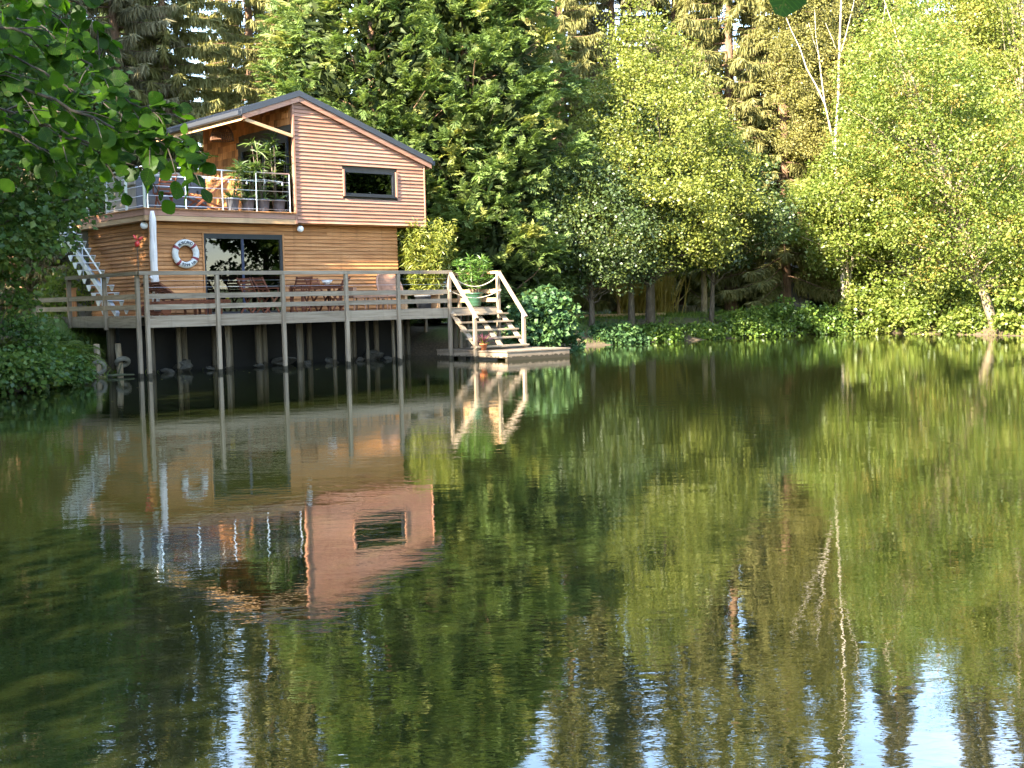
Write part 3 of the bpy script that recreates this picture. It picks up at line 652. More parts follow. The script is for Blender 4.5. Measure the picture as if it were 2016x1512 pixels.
# left side
LP = [(-.10, .16, -.7, 1.0), (-.10, 2.15, ZD-.34, 1.0), (-.10, 4.55, ZD-.3, 1.0), (-.10, 7.0, ZD-.5, .58)]
for u, v, z0, z1 in LP: post(u, v, z0, ZD+z1)
mb = MB(); mb.box(-.085, -.045, .215, 6.6, ZD-.285, ZD-.035); mb.build('side_beam', M['greywood_v'], deck)
mb = MB(); mb.box(-.175, -.035, .025, 4.62, ZD+1.003, ZD+1.096); mb.build('top_rail', M['greywood_v'], deck)
for i in range(3):
    v0, v1 = LP[i][1]+PW+.004, LP[i+1][1]-PW-.004
    for z0, z1 in ((.42, .545), (.155, .28)):
        mb = MB(); mb.box(-.135, -.10, v0, v1, ZD+z0, ZD+z1); mb.build('rail_board', M['greywood_v'], deck)
# right side, behind the plant pot
RPu = UEND-.05
for v, z0 in ((.0, -.7), (1.9, .2), (3.7, .4)): post(RPu, v, z0, ZD+1.0)
mb = MB(); mb.box(RPu-.06, RPu+.06, -.08, 3.76, ZD+1.003, ZD+1.09); mb.build('top_rail', M['pine_v'], deck)
for v0, v1 in ((.06, 1.84), (1.96, 3.64)):
    for z0, z1 in ((.42, .545), (.155, .28)):
        mb = MB(); mb.box(RPu-.02, RPu+.02, v0, v1, ZD+z0, ZD+z1); mb.build('rail_board', M['pine_v'], deck)
mb = MB()
for v in (2.40,):
    pass
v = 2.39
while v < 3.9:
    mb = MB(); mb.box(UR+.02, UEND, v, v+.138, ZD-.03, ZD-.003*rnd.random()); mb.build('deck_plank', M['greywood_u'], deck); v += .1425
for v in (.75, 1.6):
    mb = MB(); mb.box(.1, UEND-.1, v, v+.08, ZD-.24, ZD-.034); mb.build('joist', M['pile'], deck)
for u, v, r_ in ((.55, .95, .085), (2.6, .8, .07), (3.1, 1.65, .08), (4.75, .8, .075), (5.3, 1.6, .06), (6.3, .8, .06), (6.9, 1.6, .09), (7.9, .8, .05), (8.7, 1.5, .08), (10.2, .8, .07), (11, 1.2, .07), (1.6, 1.6, .07), (4.0, 1.7, .1), (2.0, 2.1, .08), (2.9, 2.15, .07), (4.4, 2.1, .09), (5.9, 2.15, .08), (7.4, 2.1, .07), (8.2, 2.1, .08), (9.3, 2.0, .07), (6.2, 1.3, .06), (7.2, 1.1, .05)):
    mb = MB(); mb.tube([(u, v, -.7), (u+.01, v, .4), (u, v, ZD-.245)], [r_*1.05, r_, r_*.95], 9); mb.build('pile', M['pile'], deck, True)
u, v = w2h(*on_z(222, 735, 0)[:2]); mb = MB(); mb.tube([(u, v, -.3), (u, v, ZD-.05)], [.12, .115], 10); mb.build('pile', M['pile'], deck, True)
# rope swags across the head of the steps
for zz, sag, lab in ((ZD+.98, .36, 'upper pale rope swag across the head of the deck steps'), (ZD+.50, .22, 'lower pale rope swag across the head of the deck steps')):
    t = hthing('rope_swag', lab, 'rope', PU[5], -.05, zz, 0, 'rope swags')
    MB().tube([(.02+(RPu-PU[5]-.04)*i/14, -.035, -sag*4*(i/14)*(1-i/14)) for i in range(15)], .014, 6).build('rope', M['rope'], t, True)
    for uu in (.0, RPu-PU[5]): MB().tube([(uu, -.06, -.03), (uu, -.06, .03)], .022, 6).build('knot', M['rope'], t, True)

# ------------------------------------------------------------------ steps and landing
SU0, SU1 = PU[5]+.03, RPu-.02; ZP = .27; VG = on_u(936, 690, SU0)[1]
steps = hthing('wooden_steps', 'open wooden steps with sloping handrails going down from the deck to the water', 'steps', SU0, 0, 0)
SW = SU1-SU0; NT = 5; VB = VG-.10
for uu in (.02, SW/2, SW-.02):
    mb = MB(); mb.bar((uu, -.06, ZD-.12), (uu, VB, ZP+.05), .04, .17, (0, 1, 1)); mb.build('stringer', M['greywood_v'], steps)
for i in range(NT):
    f = (i+.75)/(NT+.25); zz = ZD+(ZP-ZD)*f-.0; vv = -.06+(VB+.06)*f
    mb = MB(); mb.box(-.05, SW+.09, vv-.15, vv+.13, zz-.045, zz); mb.build('tread', M['greywood_u'], steps)
for uu in (0, SW): 
    mb = MB(); mb.box(uu-.045, uu+.045, VG-.045, VG+.045, (-.5 if uu == 0 else ZP+.002), ZP+1.02); mb.build('newel_post', M['greywood_z'], steps)
    mb = MB(); mb.bar((uu, -.09, ZD+1.03), (uu, VG-.10, ZP+.92), .06, .11, (0, 1, 1)); mb.build('handrail', M['greywood_v'], steps)
PL0, PL1, PV0, PV1 = 9.46, 11.85, -2.50, .75
plat = hthing('landing_stage', 'low wooden landing stage at the water below the steps', 'landing stage', PL0, PV0, 0)
n = 19
for i in range(n):
    a0 = (PV1-PV0)*i/n; mb = MB(); mb.box(-.03, PL1-PL0+.03, a0+.003, a0+(PV1-PV0)/n-.003, ZP-.04, ZP-.004*rnd.random()); mb.build('plank', M['damp_u'], plat)
for a in ((0, PL1-PL0, .02, .06), ):
    mb = MB(); mb.box(a[0], a[1], a[2], a[3], -.05, ZP-.045); mb.build('fascia', M['damp_u'], plat)
mb = MB(); mb.box(0, .04, .065, PV1-PV0, ZP-.20, ZP-.045); mb.build('fascia', M['damp_v'], plat)
mb = MB(); mb.box(PL1-PL0-.04, PL1-PL0, .065, PV1-PV0, -.05, ZP-.045); mb.build('fascia', M['damp_v'], plat)
for uu, vv in ((.08, .12), (PL1-PL0-.1, .12), (.1, 1.6), (PL1-PL0-.1, 2.6), (1.3, 1.4)):
    MB().tube([(uu, vv, -.6), (uu, vv, ZP-.046)], .06, 8).build('pile', M['pile'], plat, True)
# ------------------------------------------------------------------ lifebuoy with lettering
c = on_v(363, 500, VL)
buoy = hthing('lifebuoy', 'white lifebuoy with dark red bands and lettering on the lower wall', 'lifebuoy', c[0], VL-.075, c[2])
BR, Br = .305, .088
def ring(a0, a1, r, n=40, m=12):
    mb = MB(); full = abs(a1-a0-2*PI) < 1e-6; vs = []; k = n if full else n+1
    for i in range(k):
        a = a0+(a1-a0)*i/n
        for j in range(m):
            b = 2*PI*j/m; R = BR+r*math.cos(b); vs.append((R*math.cos(a), -r*.85*math.sin(b), R*math.sin(a)))
    fs = [(i*m+j, ((i+1) % k)*m+j, ((i+1) % k)*m+(j+1) % m, i*m+(j+1) % m) for i in range(n) for j in range(m)]
    return mb._add(vs, fs)
ring(0, 2*PI, Br, 56, 16).build('ring', M['buoywhite'], buoy, True)
for a in (44, 150, 227, 335):
    a = math.radians(a); ring(a-.11, a+.11, Br+.004, 6, 16).build('band', M['bandred'], buoy, True)
def letters(txt, a0, a1, outward, size):
    for i, ch in enumerate(txt):
        if ch == ' ': continue
        a = math.radians(a0+(a1-a0)*i/(len(txt)-1))
        cu = bpy.data.curves.new('glyph', 'FONT'); cu.body = ch; cu.size = size; cu.align_x = 'CENTER'; cu.align_y = 'CENTER'; cu.extrude = .004; cu.offset = .0035; cu.resolution_u = 3
        to = bpy.data.objects.new('glyph', cu); me = bpy.data.meshes.new_from_object(to); bpy.data.objects.remove(to)
        me.materials.clear(); o = add('letter', me, buoy, M['ink'])
        th = a-PI/2 if outward else a+PI/2
        X = Vector((math.cos(th), 0, math.sin(th))); Y = Vector((-math.sin(th), 0, math.cos(th))); Z = Vector((0, -1, 0))
        o.matrix_local = Matrix(((X.x, Y.x, Z.x, BR*math.cos(a)), (X.y, Y.y, Z.y, -Br*.85-.003), (X.z, Y.z, Z.z, BR*math.sin(a)), (0, 0, 0, 1)))
letters('BUSCAND', 132, 62, True, .105)
letters('5599 Hs', 246, 316, False, .105)
MB().tube([(-.05, .03, .385), (0, .03, .43), (.05, .03, .385)], .01, 6).build('hanger', M['basket'], buoy)

# ------------------------------------------------------------------ red propeller flower on a stick
c = on_u(270, 473, .55)
t = hthing('pinwheel', 'red three petalled pinwheel on a thin rod at the left deck corner', 'ornament', .55, c[1], ZD)
MB().tube([(0, 0, 0), (.0, 0, c[2]-ZD)], .009, 6).build('rod', M['black'], t)
for a in (128, 262, 25):
    a = math.radians(a); mb = MB(); e = (math.cos(a), math.sin(a)); s_ = (-e[1], e[0]); vs = []
    for i in range(10):
        b = 2*PI*i/10; x = .09+.08*math.cos(b); y = .05*math.sin(b); vs.append((e[0]*x+s_[0]*y, -.02-.05*math.sin(b), c[2]-ZD+e[1]*x+s_[1]*y))
    n_ = len(vs); vs += [(p[0], p[1]+.012, p[2]) for p in vs]
    mb._add(vs, [tuple(range(n_)), tuple(range(n_, 2*n_))[::-1]]+[(i, (i+1) % n_, (i+1) % n_+n_, i+n_) for i in range(n_)]); mb.build('petal', M['red'], t, True)
# ------------------------------------------------------------------ galvanised stair up the left wall
st = hthing('steel_stair', 'pale galvanised steel stair with thin handrails climbing the left wall', 'stair', .70, 3.45, ZD)
n = 13; ru, ri = .30, (ZF-ZD)/13
for i in range(n):
    v0 = ru*i; zz = ri*(i+1); mb = MB(); mb.box(-.33, .33, v0-.16, v0+.16, zz-.02, zz)
    for s_ in (-.33, .31): mb.prism([(v0-.16, zz-.02), (v0+.16, zz-.02), (v0+.03, zz-.17), (v0-.03, zz-.17)], 'u', s_, s_+.02)
    mb.build('tread', M['galv'], st)
mb = MB(); mb.bar((0, -.15, .04), (0, ru*(n-.4), ri*n-.10), .10, .14); mb.build('spine_beam', M['galv'], st)
for s_ in (-.34,):
    MB().tube([(s_, -.1, ri+.85), (s_, ru*(n-1), ri*n+.85)], .022, 8).build('handrail', M['white'], st, True)
    MB().tube([(s_, -.1, ri+.42), (s_, ru*(n-1), ri*n+.42)], .014, 6).build('midrail', M['white'], st, True)
    for i in (0, 4, 8, 12): MB().tube([(s_, ru*i, ri*(i+1)-.02), (s_, ru*i, ri*(i+1)+.87)], .016, 6).build('baluster', M['galv'], st, True)
t = hthing('gate_pillar', 'square reddish timber pillar at the back of the left deck railing', 'pillar', .25, 5.3, .9)
MB().box(-.1, .1, -.1, .1, 0, 1.35).build('shaft', M['cedar_z'], t); MB().box(-.125, .125, -.125, .125, 1.352, 1.40).build('cap', M['cedar_u'], t)

# ------------------------------------------------------------------ furniture
def plank(mb, p, q, w, h, up=(0, 0, 1)): return mb.bar(p, q, w, h, up)
def lounger(lab, u, v, rot, up=.62, z=ZD):
    t = hthing('sun_lounger', lab, 'sun lounger', u, v, z, rot, 'sun loungers on the deck')
    for s_ in (-.31, .31): MB().box(-.0, 2.0, s_-.02, s_+.02, .29, .36).build('side_rail', M['teak_u'], t)
    for x, s_ in ((1.72, -.31), (1.72, .31), (1.3, -.31), (1.3, .31)): MB().box(x-.03, x+.03, s_-.018, s_+.018, 0, .288).build('leg', M['teak_z'], t)
    for i in range(13): MB().box(.72+i*.098, .72+i*.098+.075, -.30, .30, .362, .385).build('slat', M['teak_v'], t)
    a = up; b = (.70, .37)
    for s_ in (-.27, .27): plank(MB(), (b[0], s_, b[1]), (b[0]-.75*math.cos(a), s_, b[1]+.75*math.sin(a)), .035, .04).build('back_rail', M['teak_u'], t)
    for i in range(8):
        f = .06+i*.095; MB().bar((b[0]-f*math.cos(a), -.28, b[1]+f*math.sin(a)+.03), (b[0]-f*math.cos(a), .28, b[1]+f*math.sin(a)+.03), .07, .02, (math.sin(a), 0, math.cos(a))).build('slat', M['teak_v'], t)
    MB().bar((.30, 0, .30), (.36, 0, .37+.4*math.sin(a)), .04, .04).build('prop', M['teak_z'], t)
    for s_ in (-.345, .345):
        mb = MB(); mb.prism([(.20+.13*math.cos(2*PI*i/20), .13+.13*math.sin(2*PI*i/20)) for i in range(20)], 'v', s_-.02, s_+.02); mb.build('wheel', M['teak_u'], t)
    mb = MB(); mb.tube([(.20, -.36, .13), (.20, .36, .13)], .015, 6); mb.build('axle', M['steel'], t)
    MB().box(.18, .22, -.30, .30, .145, .289).build('wheel_block', M['teak_v'], t)
    return t
lounger('dark slatted sun lounger with raised back nearest the left end of the front railing', on_v(300, 600, .75)[0], .75, 0)
lounger('dark slatted sun lounger with raised back close to the house wall below the lifebuoy', on_v(268, 600, 1.75)[0]+.2, 1.75, 0)
def fold_chair(lab, u, v, rot, z=ZD, lean=.30, mt='teak', grp='folding chairs on the deck'):
    t = hthing('folding_chair', lab, 'chair', u, v, z, rot, grp)     # faces +x
    for s_ in (-.22, .22):
        plank(MB(), (.20, s_, 0), (-.24-lean*.3, s_, .95), .03, .045).build('frame_leg', M[mt+'_z'], t)
        plank(MB(), (-.24, s_*.9, 0), (.20, s_*.9, .46), .03, .04).build('frame_leg', M[mt+'_z'], t)
        plank(MB(), (.20, s_*1.12, .66), (-.22, s_*1.12, .66), .045, .025).build('armrest', M[mt+'_u'], t)
        plank(MB(), (.16, s_*1.12, .45), (.16, s_*1.12, .645), .03, .03).build('arm_post', M[mt+'_z'], t)
    for i in range(6): MB().box(-.2+i*.072, -.2+i*.072+.055, -.235, .235, .44, .46).build('seat_slat', M[mt+'_v'], t)
    for i in range(5):
        f = .56+i*.088; x = .20+(-.44-lean*.3)*f/.95+.03; MB().bar((x, -.21, f), (x, .21, f), .014, .06).build('back_slat', M[mt+'_v'], t)
    plank(MB(), (-.13, -.2, .12), (-.13, .2, .12), .03, .03).build('stretcher', M[mt+'_v'], t)
    return t
fold_chair('folding chair in front of the dark sliding door, left of the pair', on_v(497, 600, 1.35)[0], 1.35, .35)
fold_chair('folding chair in front of the right leaf of the sliding door', on_v(528, 600, 1.0)[0], 1.0, .1)
fold_chair('dark folding chair with its back to the pond at the dining table', on_v(592, 600, .75)[0], .75, PI/2-.15)
fold_chair('reddish folding chair tucked behind the dining table by the wall', on_v(628, 600, 1.95)[0], 1.95, -PI/2+.1)
fold_chair('folding chair standing sideways right of the dining table', on_v(664, 600, 1.0)[0], 1.0, PI-.25)
tu = on_v(625, 600, 1.35)[0]
t = hthing('dining_table', 'dark wooden dining table among the folding chairs on the deck', 'table', tu, 1.4, ZD)
for i in range(7): MB().box(-.75, .75, -.38+i*.11, -.38+i*.11+.10, .72, .745).build('top_slat', M['teak_u'], t)
for x in (-.62, .62):
    for y in (-.3, .3): MB().box(x-.035, x+.035, y-.035, y+.035, 0, .718).build('leg', M['teak_z'], t)
for y in (-.3, .3): MB().box(-.585, .585, y-.012, y+.012, .63, .715).build('apron', M['teak_u'], t)
t = hthing('bowl', 'white bowl standing on the dining table', 'bowl', tu+.28, 1.25, ZD+.746)
MB().lathe([(.05, 0), (.06, .012), (.12, .06), (.155, .12), (.145, .12), (.10, .06), (.001, .02)], 20).build('bowl_body', M['white'], t, True)
MB().lathe([(.152, .112), (.16, .12), (.152, .128), (.146, .12)], 20).build('rim', M['galv'], t, True)
t = hthing('flower_pot', 'small yellow pot standing on the foot end of a sun lounger', 'pot', on_v(448, 600, .75)[0], .75, ZD+.388)
MB().lathe([(.045, 0), (.07, .12), (.078, .12), (.078, .14), (.065, .14), (.06, .12), (.001, .11)], 16).build('pot_body', M['yellow'], t, True)
MB().lathe([(.06, .122), (.03, .128), (.001, .13)], 12).build('soil', M['soil'], t)
# wicker sofa and round-backed wicker chair
def ringtube(mb, pts, r, n=6): return mb.tube(pts, r, n)
t = hthing('wicker_bench', 'low pinkish wicker bench with arched apron below the front wall', 'bench', on_v(722, 600, 1.3)[0], 1.3, ZD)
MB().box(-.62, .62, -.26, .26, .36, .42).build('seat', M['wicker'], t)
for x in (-.58, -.2, .2, .58):
    for y in (-.22, .22): MB().tube([(x, y, 0), (x, y, .358)], .022, 8).build('leg', M['wicker'], t)
for k_ in range(3): MB().tube([(-.56+k_*.38+.36*i/8, -.245, .2+.13*math.sin(PI*i/8)) for i in range(9)], .014, 5).build('arch', M['wicker'], t)
MB().box(-.62, -.5, -.25, .25, .422, .66).build('armrest', M['wicker'], t)
t = hthing('wicker_chair', 'round backed wicker armchair at the right end of the house wall', 'chair', on_v(770, 600, 1.25)[0], 1.25, ZD, -.15)
mb = MB(); mb.lathe([(.30, .34), (.33, .37), (.32, .42), (.001, .44)], 20); mb.build('seat', M['wicker'], t, True)
mb = MB(); vs = []
def arc(r, lift): return [(r*math.cos(a), r*math.sin(a)*.95, .50+lift*max(0, math.sin(a))**.7) for a in [math.radians(-20+220*i/22) for i in range(23)]]
for r_, lf in ((.36, .0), (.385, .14), (.40, .30), (.40, .46), (.385, .55)): mb.tube(arc(r_, lf), .020, 5)
mb.build('back_hoop', M['wicker'], t, True)
A0, A1 = arc(.36, 0), arc(.39, .54); mb = MB()
n_ = len(A0); mb._add(A0+A1+[(p[0]*.95, p[1]*.95, p[2]) for p in A0]+[(p[0]*.95, p[1]*.95, p[2]) for p in A1],
    [(i, i+1, n_+i+1, n_+i) for i in range(n_-1)]+[(2*n_+i, 3*n_+i, 3*n_+i+1, 2*n_+i+1) for i in range(n_-1)]); mb.build('back', M['wicker'], t, True)
MB().tube(arc(.40, .60), .035, 7).build('top_roll', M['wicker'], t, True)
for i in range(6): a = 2*PI*i/6; MB().tube([(.27*math.cos(a), .27*math.sin(a), 0), (.27*math.cos(a), .27*math.sin(a), .345)], .02, 6).build('leg', M['wicker'], t)
# plain bench and barbecue at the right end
t = hthing('plank_bench', 'pale plank bench behind the right bay of the deck railing', 'bench', on_v(826, 600, .9)[0], .9, ZD)
for i in range(3): MB().box(-.75, .75, -.2+i*.135, -.2+i*.135+.125, .40, .44).build('seat_plank', M['pine_u'], t)
for x in (-.6, .6): MB().box(x-.04, x+.04, -.17, .17, 0, .398).build('leg', M['pine_z'], t)
bu = on_v(852, 570, 2.9)
t = hthing('barbecue', 'black barbecue with shiny lid at the back right of the deck', 'barbecue', bu[0], 2.9, ZD)
MB().box(-.36, .36, -.25, .25, .16, .66).build('cabinet', M['black'], t)
mb = MB(); mb.prism([(-.27, .70), (.27, .70), (.27, .80), (.18, .92), (-.10, .95), (-.24, .86)], 'u', -.38, .38); mb.build('lid', M['black'], t)
MB().tube([(-.28, -.30, .80), (.28, -.30, .80)], .016, 8).build('lid_handle', M['steel'], t); MB().box(-.4, .4, -.28, .27, .662, .697).build('grill_rim', M['steel'], t)
for s_ in (-1, 1): MB().box(min(s_*.42, s_*.72), max(s_*.42, s_*.72), -.2, .2, .655, .685).build('side_shelf', M['anthracite'], t)
for x in (-.3, .3):
    for y in (-.2, .2): MB().tube([(x, y, .0), (x, y, .158)], .03, 8).build('leg', M['black'], t)
for x in (-.2, 0, .2): mb = MB(); mb.tube([(x, -.255, .60), (x, -.285, .60)], .03, 10); mb.build('knob', M['steel'], t)

# upstairs
t = hthing('hot_tub', 'dark grey hot tub with taupe cover on the upper terrace', 'hot tub', 1.40, 3.35, ZF+.03)
for i in range(9):
    MB().box(.0, 2.05, .0-.012, .02, .02+i*.105, .02+i*.105+.098).build('front_panel', M['tubgrey'], t)
for i in range(3): MB().box(-.012, .02, .05+i*.65, .05+i*.65+.64, .02, .96).build('side_panel', M['taupe'], t)
MB().box(.022, 2.05, .022, 2.0, .0, .965).build('shell', M['tubgrey'], t)
mb = MB(); mb.prism([(-.06, .97), (2.06, .97), (2.06, 1.04), (1.02, 1.10), (-.06, 1.04)], 'v', -.05, 2.05); mb.build('cover', M['taupe'], t)
MB().box(-.07, -.03, -.05, 2.0, .72, .968).build('cover_skirt', M['taupe'], t)
MB().box(1.75, 1.80, -.03, -.014, .42, .62).build('latch', M['black'], t)
fold_chair('reddish slatted folding chair with its back to the pond on the upper terrace', on_v(325, 400, 2.75)[0], 2.75, PI/2, ZF+.03, .25, 'teak', 'chairs on the upper terrace')
t = hthing('deck_chair', 'reclined wooden deck chair seen from the side on the upper terrace', 'chair', on_v(402, 400, 2.8)[0]-.05, 2.8, ZF+.03, .0)
for s_ in (-.27, .27):
    MB().bar((.75, s_, .95), (-.45, s_, .02), .03, .05).build('frame_rail', M['teak_u'], t); MB().bar((-.75, s_*.9, .50), (.72, s_*.9, .02), .03, .05).build('frame_rail', M['teak_u'], t)
for i in range(9):
    f = i/8; MB().bar((.73-.62*f, -.25, .97-.50*f), (.73-.62*f, .25, .97-.50*f), .012, .05, (.5, 0, .6)).build('back_slat', M['cedar_v'], t)
for i in range(7):
    f = i/6; MB().bar((.08-.75*f, -.25, .42+.06*f), (.08-.75*f, .25, .42+.06*f), .05, .012).build('seat_slat', M['cedar_v'], t)
# leafy plants in grey pots
def lance(lv, rng, c, n, L, W, up=.5, spread=1.):
    D = unit(rng.normal(size=(n, 3))*np.array([spread, spread, .45])+np.array([0, 0, up])); P = np.broadcast_to(np.array(c), (n, 3))+D*.02
    lv.strips(P, D, unit(rng.normal(size=(n, 3))+np.array([0, 0, 1.])), L*(.7+.5*rng.random(n)), W, rng.random(n), .18, .12)
pots = [(458, 'leftmost grey pot on the terrace with a tall tufted plant', 1.35), (488, 'grey pot with a dense leafy plant, second along the terrace railing', .9), (518, 'grey pot with a red trowel mark and leafy stems, third along the terrace railing', 1.7), (549, 'rightmost grey pot with a bushy plant beside the clad wall', 1.85)]
pots[2] = (518, 'grey pot with tall slender leafy stems, third along the terrace railing', 1.75)
for i, (px, lab, hh) in enumerate(pots):
    u = on_v(px, 405, 2.42)[0]; t = hthing('potted_plant', lab, 'potted plant', u, 2.42, ZF+.03, 0, 'plants in grey pots')
    MB().lathe([(.135, 0), (.145, .02), (.185, .33), (.20, .335), (.20, .37), (.178, .37), (.172, .34), (.001, .33)], 22).build('pot', M['greypot'], t, True)
    MB().lathe([(.174, .335), (.08, .345), (.001, .35)], 14).build('soil', M['soil'], t)
    rng = np.random.default_rng(50+i); lv = Leaves(); mb = MB()
    for s_ in range((3, 6, 5, 7)[i]):
        a = rng.random()*6.28; r_ = .05+.10*rng.random(); top = np.array([(.10+.35*rng.random())*math.cos(a), (.10+.3*rng.random())*math.sin(a)-.05, .35+hh*(.5+.5*rng.random())]); b = np.array([r_*math.cos(a), r_*math.sin(a), .34])
        mb.tube([b, (b+top)/2+np.array([0, 0, .06]), top], [.014, .011, .007], 5)
        lance(lv, rng, top, 18, .34, .036, .35); nn = 16; f = rng.random((nn, 1)); P = b+(top-b)*(.25+.75*f); lv.strips(P, unit(rng.normal(size=(nn, 3))*np.array([1, 1, .3])+np.array([0, 0, .3])), unit(rng.normal(size=(nn, 3))+np.array([0, 0, 1.2])), .17+.10*rng.random(nn), .04, rng.random(nn), .15, .15)
    lance(lv, rng, np.array([0, 0, .36]), 40, .36, .034, .6)
    add('foliage', lv.mesh('pot_foliage'), t, M['leaf_pot']); mb.build('stem', M['bark'], t, True)
# big oleander in a green glazed pot
t = hthing('potted_oleander', 'bushy oleander in a ribbed dark green pot at the head of the steps', 'potted plant', on_v(935, 600, .75)[0], .75, ZD)
prof = [(.15, 0), (.175, .03)]+[(.18+.07*i/10+(.010 if i % 3 == 0 else 0), .04+i*.034) for i in range(11)]+[(.285, .40), (.285, .44), (.25, .44), (.235, .40), (.001, .385)]
MB().lathe(prof, 28).build('pot', M['greenpot'], t, True); MB().lathe([(.236, .402), (.12, .41), (.001, .415)], 16).build('soil', M['soil'], t)
rng = np.random.default_rng(90); lv = Leaves(); mb = MB()
for i in range(46):
    a = rng.random()*6.28; r_ = .60*rng.random()**.6; top = np.array([r_*math.cos(a), r_*math.sin(a), .75+.80*rng.random()*(1-.25*r_)]); b = np.array([.10*math.cos(a), .10*math.sin(a), .4])
    mb.tube([b, (b+top)/2+np.array([0, 0, .08]), top], [.012, .009, .005], 4)
    lance(lv, rng, top, 16, .22, .032, .55); nn = 14; f = rng.random((nn, 1)); lv.strips(b+(top-b)*(.35+.65*f), unit(rng.normal(size=(nn, 3))*np.array([1, 1, .3])+np.array([0, 0, .5])), unit(rng.normal(size=(nn, 3))+np.array([0, 0, 1.])), .18, .032, rng.random(nn), .1, .15)
add('foliage', lv.mesh('oleander'), t, M['leaf_olean']); mb.build('stem', M['bark'], t)
# terracotta pot on the landing stage
p = on_v(953, 688, VG-.18)
t = hthing('terracotta_pot', 'small terracotta pot with a wispy purple plant on the landing stage', 'potted plant', SU0+.20, VG-.12, ZP+.001)
MB().lathe([(.075, 0), (.105, .15), (.12, .15), (.12, .19), (.10, .19), (.095, .15), (.001, .14)], 18).build('pot', M['terracotta'], t, True)
rng = np.random.default_rng(91); lv = Leaves(); lance(lv, rng, np.array([0, 0, .16]), 70, .42, .018, 1.1, .8); add('foliage', lv.mesh('wisp'), t, M['leaf_purple'])
lv = Leaves(); lance(lv, rng, np.array([0, 0, .16]), 40, .30, .02, .8, .9); add('foliage', lv.mesh('wisp2'), t, M['leaf_bamboo'])

# ------------------------------------------------------------------ mooring posts with tyres, branches, stones
def tyre(lab, loc, rx, rz, r=.20, w=.07):
    o = MB(); vs = []; n, m = 24, 8
    for i in range(n):
        a = 2*PI*i/n
        for j in range(m):
            b = 2*PI*j/m+PI/8; R = r-.055+.058*math.cos(b); vs.append((R*math.cos(a), w*math.sin(b), R*math.sin(a)))
    o._add(vs, [(i*m+j, ((i+1) % n)*m+j, ((i+1) % n)*m+(j+1) % m, i*m+(j+1) % m) for i in range(n) for j in range(m)])
    ob = o.build('tyre', M['rubber'], None, True); ob.location = loc; ob.rotation_euler = (rx, 0, rz); tag(ob, lab, 'tyre', 'tyres on the mooring posts')
for px, py, ty, lab, lt in ((194, 742, 678, 'left mooring post with a tyre hung round its foot', 'worn tyre hanging upright round the left mooring post'), (236, 738, 677, 'right mooring post beside the fat deck pile', 'greenish tyre lying tilted at the foot of the right mooring post')):
    b = on_z(px, py, .0); top = at(px, ty, b[1]); r_ = .075
    t = thing('mooring_post', lab, 'post', (b[0], b[1], -.4), 0, 'mooring posts'); MB().tube([(0, 0, 0), (.01, 0, .7), (-.02, 0, top[2]+.4)], [.085, .08, .075], 10).build('post_shaft', M['bark_light'], t, True)
    MB().tube([(-.02, 0, top[2]+.40), (-.02, 0, top[2]+.41)], [.072, .06], 10).build('post_top', M['pine_z'], t)
    tyre(lt, (b[0]+(.03 if px < 200 else .10), b[1]-.05, .24 if px < 200 else .33), .15 if px < 200 else .9, .25 if px < 200 else .5)
def branch_log(lab, pts, r):
    t = thing('driftwood', lab, 'branch', pts[0], 0, 'branches at the left bank'); mb = MB(); o = Vector(pts[0]); P = [Vector(p)-o for p in pts]
    mb.tube(P, [r*(1-.6*i/(len(P)-1)) for i in range(len(P))], 7); mb.build('log', M['algae'], t, True)
    limb(MB(), P[1], P[1]+Vector((.1, 0, .25)), r*.5, .01).__class__; mb = MB(); limb(mb, P[1], P[1]+Vector((.12, -.05, .28)), r*.5, .01); mb.build('twig', M['algae'], t, True)
q = on_z(212, 741, .03); branch_log('mossy driftwood lying in the water beside the tyres', [(q[0], q[1], .03), (q[0]+.25, q[1]+.05, .06), (q[0]+.6, q[1]+.2, .05)], .045)
def rock_mesh(seed, r=1.):
    import bmesh
    bm = bmesh.new(); bmesh.ops.create_icosphere(bm, subdivisions=2, radius=r); q = random.Random(seed); ph = [q.uniform(0, 6) for _ in range(6)]
    for v in bm.verts: k = 1+.22*math.sin(v.co.x*3+ph[0])+.18*math.sin(v.co.y*4+ph[1])+.15*math.sin(v.co.z*5+ph[2]); v.co *= k; v.co.z *= .55
    me = bpy.data.meshes.new('rock'); bm.to_mesh(me); bm.free(); me.polygons.foreach_set('use_smooth', [False]*len(me.polygons)); me.materials.append(M['stone']); return me
rocks = [rock_mesh(i) for i in range(4)]
k = 0
def rock(lab, X, Y, Z, s, grp):
    global k
    o = add('bank_stone', rocks[k % 4]); k += 1; o.location = (X, Y, Z); o.rotation_euler = (rnd.uniform(-.3, .3), rnd.uniform(-.3, .3), rnd.uniform(0, 6)); o.scale = (s*rnd.uniform(.9, 1.5), s, s*rnd.uniform(.7, 1.1)); tag(o, lab, 'stone', grp)
for px in (1262, 1290, 1318, 1332, 1348, 1362, 1380, 1402): 
    p = on_z(px, 672-(px-1262)*.04, .0); rock('grey stone at the waterline below the shaded bank', p[0], p[1]+.1, .05, rnd.uniform(.12, .26), 'stones along the shaded bank')
for i in range(9):
    u = 1.4+i*.85+rnd.uniform(-.2, .2); p = h2w(u, 1.5+rnd.uniform(-.15, .3), .03); rock('dark stone lying at the water edge under the deck', p[0], p[1], .04, rnd.uniform(.09, .18), 'stones under the deck')

for u, v, s_, w_ in ((1.75, 1.75, .26, 'left'), (5.0, 1.95, .30, 'middle'), (8.0, 2.0, .27, 'right')):
    p = h2w(u, v, .1); rock('larger dark boulder in the shadow under the '+w_+' part of the deck', p[0], p[1], .12, s_, 'boulders under the deck')
